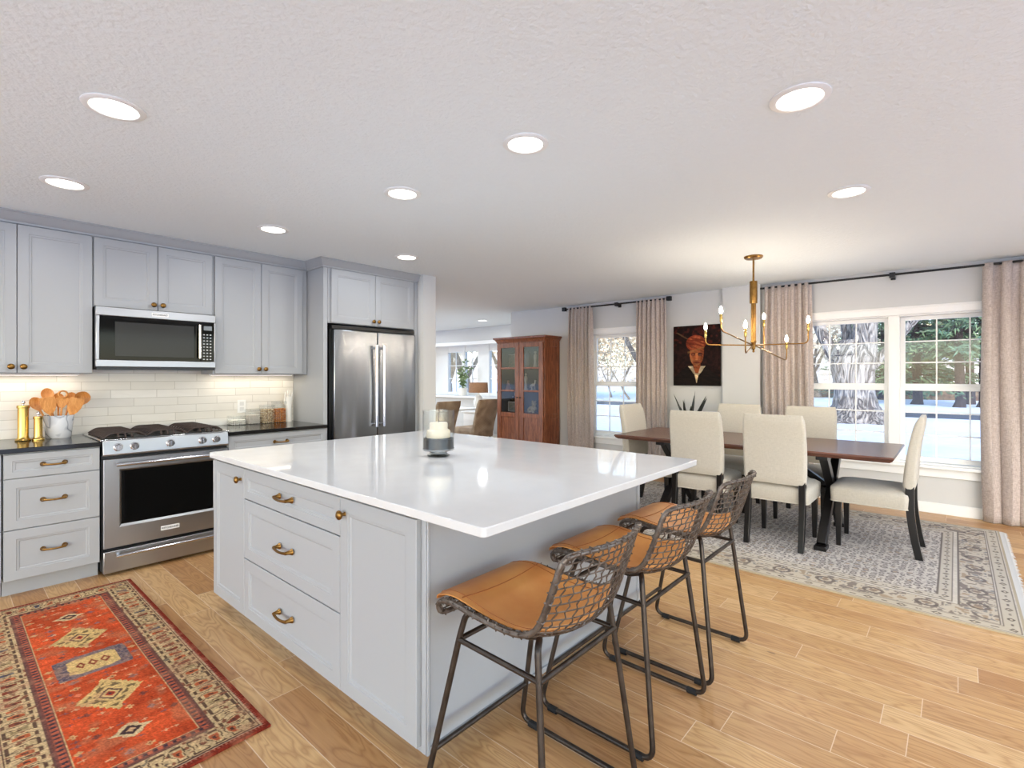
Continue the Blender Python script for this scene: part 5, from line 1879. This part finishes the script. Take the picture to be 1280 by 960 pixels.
tb = thing('white_table', 'white table in the living room in front of the wicker chairs', 'table', (-7.35, 5.95, 0))
box('tabletop', M_TRIM, -7.85, 4.9, 0.715, -6.9, 7.0, 0.745, tb, bevel=0.004)
for lx in (-7.78, -6.97):
    for ly in (4.98, 6.92):
        box('leg', M_TRIM, lx - 0.03, ly - 0.03, 0.001, lx + 0.03, ly + 0.03, 0.715, tb, bevel=0.003)
sdt = thing('side_table', 'small white side table under the brown lamp', 'table', (-7.56, 7.55, 0))
box('tabletop', M_TRIM, -7.83, 7.30, 0.60, -7.29, 7.80, 0.63, sdt, bevel=0.004)
box('body', M_TRIM, -7.79, 7.33, 0.08, -7.33, 7.77, 0.60, sdt, bevel=0.003)
for lx in (-7.77, -7.35):
    for ly in (7.35, 7.75):
        box('leg', M_TRIM, lx - 0.02, ly - 0.02, 0.001, lx + 0.02, ly + 0.02, 0.08, sdt)
lp = thing('table_lamp', 'table lamp with a brown drum shade before the bay window', 'lamp', (-7.56, 7.55, 0.63))
MB().lathe([(0, 0), (0.08, 0), (0.085, 0.01), (0.05, 0.03), (0.1, 0.12), (0.11, 0.2), (0.07, 0.3), (0.02, 0.34), (0.012, 0.40), (0, 0.40)], (-7.56, 7.55, 0.63), 24).build('base', M_PORCELAIN, lp, smooth=50)
MB().bridge([[(-7.56 + r_ * math.cos(2 * PI * k / 32), 7.55 + r_ * math.sin(2 * PI * k / 32), z_) for k in range(32)] for r_, z_ in ((0.205, 1.015), (0.195, 1.225), (0.19, 1.225), (0.20, 1.015))], cap0=False, cap1=False, closed=True).build('shade', mat('brown_shade', (156, 116, 84), 0.85, vary=(60, (132, 96, 68))), lp, smooth=40)
hp = MB()
for k in range(3):
    a = 2 * PI * k / 3
    hp.tube([(-7.56, 7.55, 1.2), (-7.56 + 0.192 * math.cos(a), 7.55 + 0.192 * math.sin(a), 1.215)], 0.003, 5)
hp.cyl((-7.56, 7.55, 1.0), (-7.56, 7.55, 1.2), 0.008, seg=8)
hp.build('harp', M_CHROME, lp)
# houseplant on the bay sill
qx, qy, qz = -8.80, 8.26, 0.905
t = thing('houseplant', 'leafy green houseplant in a white pot on the bay window sill', 'plant', (qx, qy, qz))
MB().lathe([(0, 0), (0.09, 0), (0.12, 0.16), (0.12, 0.175), (0.105, 0.175), (0.1, 0.15), (0, 0.14)], (qx, qy, qz), 24).build('pot', M_PORCELAIN, t, smooth=40)
rp = random.Random(12)
sm = MB()
lm = MB()
for k in range(16):
    a = rp.uniform(0, 2 * PI)
    ln = rp.uniform(0.25, 0.7)
    le = rp.uniform(0.1, 0.5)
    p0 = Vector((qx, qy, qz + 0.14))
    pts_ = [p0 + Vector((math.cos(a) * ln * le * s_ ** 1.4, math.sin(a) * ln * le * 0.35 * s_ ** 1.4, ln * s_)) for s_ in (0, 0.35, 0.7, 1)]
    sm.tube(pts_, [0.005, 0.004, 0.003, 0.002], 5)
    for j in range(9):
        s_ = rp.uniform(0.25, 1)
        b_ = p0 + Vector((math.cos(a) * ln * le * s_ ** 1.4, math.sin(a) * ln * le * 0.35 * s_ ** 1.4, ln * s_))
        d_ = Vector((rp.uniform(-1, 1), rp.uniform(-0.4, 0.4), rp.uniform(-0.3, 0.8))).normalized()
        w_ = d_.orthogonal().normalized() * 0.028
        L_ = rp.uniform(0.07, 0.13)
        lm.quad(b_, b_ + d_ * L_ * 0.5 + w_, b_ + d_ * L_ + Vector((0, 0, -0.015)), b_ + d_ * L_ * 0.5 - w_)
sm.build('stems', mat('plant_stem', (86, 98, 56), 0.7), t)
lm.build('foliage', mat('plant_leaf', (98, 122, 78), 0.6, vary=(6, (140, 160, 120))), t)

# ================================================================ the winter garden
GZ = -0.3
MB().box(-130, -70, GZ - 0.5, 130, 130, GZ).build('ground_snow', M_SNOW, kind=ST)
box('road', mat('wet_asphalt', (58, 60, 68), 0.6, vary=(0.8, (84, 86, 94))), -100, 26.0, GZ - 0.1, 100, 29.0, GZ + 0.012, kind=ST)
hl = MB()
rh = random.Random(4)
def ridge(a, b):
    x = -110 + 220 * a
    z_ = GZ + (5.5 + 2.2 * math.sin(a * 19) + 1.5 * math.sin(a * 53) + rh.uniform(-0.8, 0.8)) * min(1, b * 2) if b > 0 else GZ
    return Vector((x, 92 + 24 * b, z_))
hl.grid(ridge, 160, 6).build('hills', mat('winter_woods', (188, 174, 156), 0.95, vary=(0.9, (228, 220, 208), (1, 1, 0.35)), bump=(2, 0.6, (1, 1, 1), 0.4)), kind=ST)

def bark(name, a, b, sc=6.0, dist=1.6):
    m = mat(name, a, 0.9)
    g = NG(m)
    x, y, z_ = g.xyz()
    v = g.vec(x, y, g.math('MULTIPLY', z_, 0.22))
    n = g.noise(v, sc, 3, dist)
    rdg = g.math('MULTIPLY', g.math('PINGPONG', g.math('MULTIPLY', n, 6.0), 0.5), 2.0)
    mid = tuple((p + q) / 2 for p, q in zip(a, b))
    g.link(g.ramp(rdg, [(0.08, a), (0.4, mid), (0.85, b)]), g.p.inputs['Base Color'])
    g.bump(rdg, 0.8, 0.10)
    return m
M_BARK = bark('silver_bark', (96, 90, 88), (182, 174, 166), 2.2)
M_BARK2 = bark('grey_bark', (104, 96, 90), (168, 158, 148), 9.0)
M_PALEBARK = bark('pale_tan_bark', (150, 132, 112), (206, 192, 172), 9.0)
M_PINEBARK = bark('pine_bark', (66, 56, 56), (104, 90, 86), 8.0)

def grow(mb, p, d, r, ln, depth, rnd, spread, seg=7, tips=None):
    """recursive branch: tapering curved tube with child branches"""
    pts_ = [p]
    rs = [r]
    q = p.copy()
    dd = d.copy()
    n = 4
    for i in range(n):
        dd = (dd + Vector((rnd.uniform(-1, 1), rnd.uniform(-1, 1), rnd.uniform(-0.4, 0.7))) * 0.16).normalized()
        q = q + dd * ln / n
        pts_.append(q.copy())
        rs.append(r * (1 - 0.42 * (i + 1) / n))
    mb.tube(pts_, rs, seg)
    if depth == 0:
        if tips is not None:
            tips.append((q.copy(), dd.copy()))
        return
    k = 3 if depth > 1 else 4
    for i in range(k):
        j = rnd.randint(2, n)
        nd = (dd + Vector((rnd.uniform(-1, 1), rnd.uniform(-1, 1), rnd.uniform(-0.35, 0.6))) * spread).normalized()
        grow(mb, pts_[j], nd, rs[j] * rnd.uniform(0.5, 0.72), ln * rnd.uniform(0.6, 0.85), depth - 1, rnd, spread, max(4, seg - 1), tips)

def bare_tree(label, x, y, h, r, seed, leafm=None, nleaf=0, leaf=0.2, depth=3, m=None, low=0.28):
    rnd = random.Random(seed)
    t = thing('bare_tree', label, 'tree', (x, y, GZ), 'bare winter trees outside')
    tips = []
    tr = MB()
    p0 = Vector((x, y, GZ - 0.05))
    top = p0 + Vector((rnd.uniform(-0.1, 0.1) * h, rnd.uniform(-0.1, 0.1) * h, h * low))
    tr.tube([p0, p0 + Vector((0, 0, 0.15)), p0.lerp(top, 0.5), top], [r * 1.7, r * 1.15, r, r * 0.92], 10)
    tr.build('trunk', m or M_BARK2, t, smooth=60)
    br = MB()
    for i in range(4):
        a = 2 * PI * i / 4 + rnd.uniform(-0.5, 0.5)
        grow(br, top - Vector((0, 0, 0.1)), Vector((math.cos(a) * 0.55, math.sin(a) * 0.55, 0.9)).normalized(), r * rnd.uniform(0.45, 0.65), h * rnd.uniform(0.28, 0.38), depth, rnd, 0.75, 6, tips)
    br.build('branches', m or M_BARK2, t, smooth=60)
    if leafm and nleaf:
        lf = MB()
        for i in range(nleaf):
            tp, dd = tips[rnd.randrange(len(tips))]
            c_ = tp + Vector((rnd.gauss(0, 0.12), rnd.gauss(0, 0.12), rnd.gauss(-0.05, 0.12))) * h
            if c_.z < GZ + 0.05:
                continue
            a_ = Vector((rnd.uniform(-1, 1), rnd.uniform(-1, 1), rnd.uniform(-1, 1))).normalized() * leaf
            b_ = a_.orthogonal().normalized() * leaf * 0.5
            lf.quad(c_ - a_, c_ - b_, c_ + a_, c_ + b_)
        lf.build('foliage', leafm, t)
    return t
M_TAN = mat('tan_dry_leaves', (228, 210, 180), 0.9, vary=(0.7, (204, 182, 150)))
M_TAN2 = mat('pale_dry_twigs', (232, 220, 198), 0.9, vary=(0.8, (206, 188, 162)))

def at(u, d):
    """ground spot seen in direction u (pixels across the photo's field) at depth d from the camera"""
    a = (u - 640) / 632.0
    s_, c_ = math.sin(R(41.25)), math.cos(R(41.25))
    return (a * c_ - s_) * d, (a * s_ + c_) * d

# the big silver tree before the wide window
bx_, by_ = at(1067, 18.6)
t = thing('big_tree', 'huge pale-barked bare tree just outside the wide window', 'tree', (bx_, by_, GZ))
rb = random.Random(21)
tk = MB()
def ringpts(c_, r_, z_, rough, n=20, lob=0.0):
    return [(c_[0] + r_ * (1 + rough * math.sin(3 * (2 * PI * k / n) + z_ * 2) + lob * abs(math.sin(2.5 * (2 * PI * k / n)))) * math.cos(2 * PI * k / n),
             c_[1] + r_ * (1 + rough * math.sin(5 * (2 * PI * k / n)) + lob * abs(math.sin(2.5 * (2 * PI * k / n)))) * math.sin(2 * PI * k / n), z_) for k in range(n)]
tk.bridge([ringpts((bx_ + 0.15, by_), 0.98, GZ - 0.05, 0.04, 20, 0.55), ringpts((bx_ + 0.1, by_), 0.78, GZ + 0.2, 0.04, 20, 0.35), ringpts((bx_ + 0.04, by_), 0.66, GZ + 0.6, 0.05, 20, 0.12),
           ringpts((bx_, by_), 0.62, GZ + 1.2, 0.05), ringpts((bx_ - 0.02, by_), 0.66, GZ + 1.8, 0.05), ringpts((bx_, by_), 0.76, GZ + 2.3, 0.06), ringpts((bx_, by_), 0.62, GZ + 2.7, 0.06), ringpts((bx_, by_), 0.4, GZ + 3.0, 0.06)])
tk.build('trunk', M_BARK, t, smooth=60)
for dx, dy, lean, r_, ln, sd_ in ((-0.42, 0, (-0.42, 0.05, 1), 0.24, 5.2, 1), (-0.12, 0.3, (-0.2, 0.2, 1), 0.2, 5.0, 2), (0.3, -0.05, (0.14, -0.05, 1), 0.42, 5.5, 3), (0.55, 0.1, (0.62, 0.1, 1), 0.16, 4.0, 4)):
    lb = MB()
    grow(lb, Vector((bx_ + dx, by_ + dy, GZ + 2.0)), Vector(lean).normalized(), r_, ln, 3, random.Random(sd_ * 13), 0.8, 10)
    lb.build('limb', M_BARK, t, smooth=60)

M_NEEDLE = mat('blue_green_needles', (74, 112, 98), 0.85, vary=(0.9, (130, 148, 104)))
M_NEEDLE2 = mat('yellow_green_needles', (116, 128, 70), 0.85, vary=(0.9, (70, 96, 66)))
def pine(label, u, d, h, r, z0, spread, seed, m):
    x, y = at(u, d)
    rnd = random.Random(seed)
    t = thing('pine_tree', label, 'tree', (x, y, GZ), 'evergreen trees outside the wide window')
    tr = MB()
    tr.tube([(x, y, GZ - 0.05), (x + 0.05, y, GZ + 0.3), (x + rnd.uniform(-0.15, 0.15), y, GZ + h * 0.5), (x, y, GZ + h)], [r * 1.4, r, r * 0.75, 0.04], 10)
    tr.build('trunk', M_PINEBARK, t, smooth=60)
    br = MB()
    lf = MB()
    z_ = GZ + z0
    while z_ < GZ + h:
        k = (z_ - GZ) / h
        L0 = spread * (1.05 - k) + 0.25
        for i in range(6):
            a = rnd.uniform(0, 2 * PI)
            L_ = L0 * rnd.uniform(0.65, 1.1)
            dr = rnd.uniform(-0.32, 0.08)
            p0 = Vector((x, y, z_ + rnd.uniform(-0.15, 0.15)))
            dv = Vector((math.cos(a), math.sin(a), dr))
            p1 = p0 + dv * L_
            br.tube([p0, p0.lerp(p1, 0.5) + Vector((0, 0, 0.06 * L_)), p1], [0.045, 0.03, 0.012], 4)
            for j in range(int(12 + 9 * L_)):
                s_ = rnd.uniform(0.2, 1.05)
                c_ = p0.lerp(p1, s_) + Vector((rnd.gauss(0, 0.18), rnd.gauss(0, 0.18), 0.05 * L_ + rnd.gauss(-0.06, 0.10)))
                d_ = (dv * 0.7 + Vector((rnd.uniform(-1, 1), rnd.uniform(-1, 1), rnd.uniform(-0.8, 0.3)))).normalized() * rnd.uniform(0.16, 0.34)
                w_ = d_.orthogonal().normalized() * 0.055
                lf.quad(c_ - d_ * 0.5, c_ + w_, c_ + d_, c_ - w_)
        z_ += rnd.uniform(0.32, 0.5)
    br.build('branches', M_PINEBARK, t)
    lf.build('foliage', m, t)
pine('bluish evergreen whose low branches fill the middle of the right-hand window pane', 1146, 30, 11, 0.24, 1.3, 3.4, 1, M_NEEDLE)
pine('evergreen standing right behind the big pale tree', 1104, 36, 12, 0.32, 0.7, 3.4, 2, M_NEEDLE)
pine('tall bare-stemmed pine, left of a pair with dark trunks by the house', 1199, 27, 12, 0.22, 3.0, 2.6, 3, M_NEEDLE)
pine('tall bare-stemmed pine, right of a pair with dark trunks by the house', 1212, 30, 12, 0.22, 3.1, 2.6, 4, M_NEEDLE)
pine('dark-trunked pine beside the right-hand curtain', 1228, 27, 12, 0.2, 3.0, 2.6, 5, M_NEEDLE)
pine('yellowish evergreen farther back, seen between the window mullion and the house', 1168, 44, 9, 0.3, 0.5, 3.2, 6, M_NEEDLE2)
pine('yellowish evergreen low behind the mullion between both window halves', 1125, 48, 8, 0.3, 0.4, 3.4, 7, M_NEEDLE2)

def house(label, u, d, w, dp, h, rz):
    x, y = at(u, d)
    t = thing('house', label, 'house', (x, y, GZ))
    box('walls', mat('pale_siding', (238, 222, 212), 0.8), x - w / 2, y, GZ, x + w / 2, y + dp, GZ + h, t)
    rf_ = MB()
    rf_.prism([(y - 0.5, GZ + h), (y + dp + 0.5, GZ + h), (y + dp / 2, GZ + h + rz)], lambda p, q, s_: (s_, p, q), x - w / 2 - 0.4, x + w / 2 + 0.4)
    rf_.build('roof', mat('snowy_roof', (196, 194, 200), 0.85), t)
    for k in range(4):
        xx = x - w / 2 + w * (k + 0.5) / 4
        f_ = box('window', M_TRIM, xx - 0.65, y - 0.06, GZ + 0.9, xx + 0.65, y - 0.001, GZ + 2.2, t)
        box('pane', M_WINGLASS, xx - 0.52, y - 0.075, GZ + 1.02, xx + 0.52, y - 0.06, GZ + 2.08, f_)
    return t
house('pale house far across the road behind the pine trunks', 1206, 58, 13, 8, 3.2, 2.2)

def hedge(label, x0, x1, y, h, m, seed):
    rnd = random.Random(seed)
    mb = MB()
    def f(a, b):
        s_ = math.sin(PI * b)
        return Vector((x0 + (x1 - x0) * a, y - 0.6 * math.cos(PI * b), GZ + max(0, h * s_ * (0.8 + rnd.uniform(0, 0.35)))))
    o = mb.grid(f, int((x1 - x0) * 3), 8).build('hedge', m)
    tag(o, label, 'hedge')
hedge('low brown hedge along the far side of the snowy lawn', -14, 16, 47, 0.75, mat('brown_hedge', (110, 84, 66), 0.95, vary=(2.0, (158, 136, 104)), bump=(3, 0.8, (1, 1, 1), 0.2)), 3)
hedge('dry grass and low shrubs just below the narrow window', -8.5, -4.4, 10.2, 0.35, mat('dry_garden', (142, 130, 92), 0.95, vary=(4.0, (186, 172, 132)), bump=(6, 0.8, (1, 1, 1), 0.1)), 5)

for i, (lb, u, d, h, r_, m, nl, lf_, hi) in enumerate((
        ('grey forked tree at the right side of the narrow window', 797, 14, 9, 0.13, None, 0, 0.2, 0.2),
        ('tan-leaved tree filling the left of the narrow window', 744, 34, 9, 0.07, M_TAN, 3000, 0.13, 0.12),
        ('tan-leaved tree filling the middle of the narrow window', 764, 40, 10, 0.07, M_TAN2, 3000, 0.15, 0.12),
        ('tan-leaved tree filling the right of the narrow window', 786, 36, 9, 0.07, M_TAN, 3000, 0.13, 0.12),
        ('bare tree with thin branches outside the left end of the bay window', 562, 26, 9, 0.2, M_TAN2, 700, 0.35, 0.15),
        ('bare dark-branched tree outside the middle of the bay window', 590, 19, 8, 0.2, None, 0, 0.2, 0.2),
        ('tan-leaved tree outside the bay window next to the china cabinet', 620, 28, 9, 0.2, M_TAN, 900, 0.35, 0.15),
        ('far bare tree left of the big pale trunk', 1022, 40, 10, 0.25, M_TAN2, 500, 0.35, 0.2),
        ('far thin bare tree between the big pale trunk and the evergreens', 1085, 50, 10, 0.25, M_TAN2, 500, 0.4, 0.2),
        ('distant tan tree to the left of the far house', 1180, 66, 10, 0.3, M_TAN, 900, 0.5, 0.15))):
    x, y = at(u, d)
    bare_tree(lb, x, y, h, r_, 40 + i, m, nl, lf_, 3 if not m else 2, M_PALEBARK if m else None, hi)
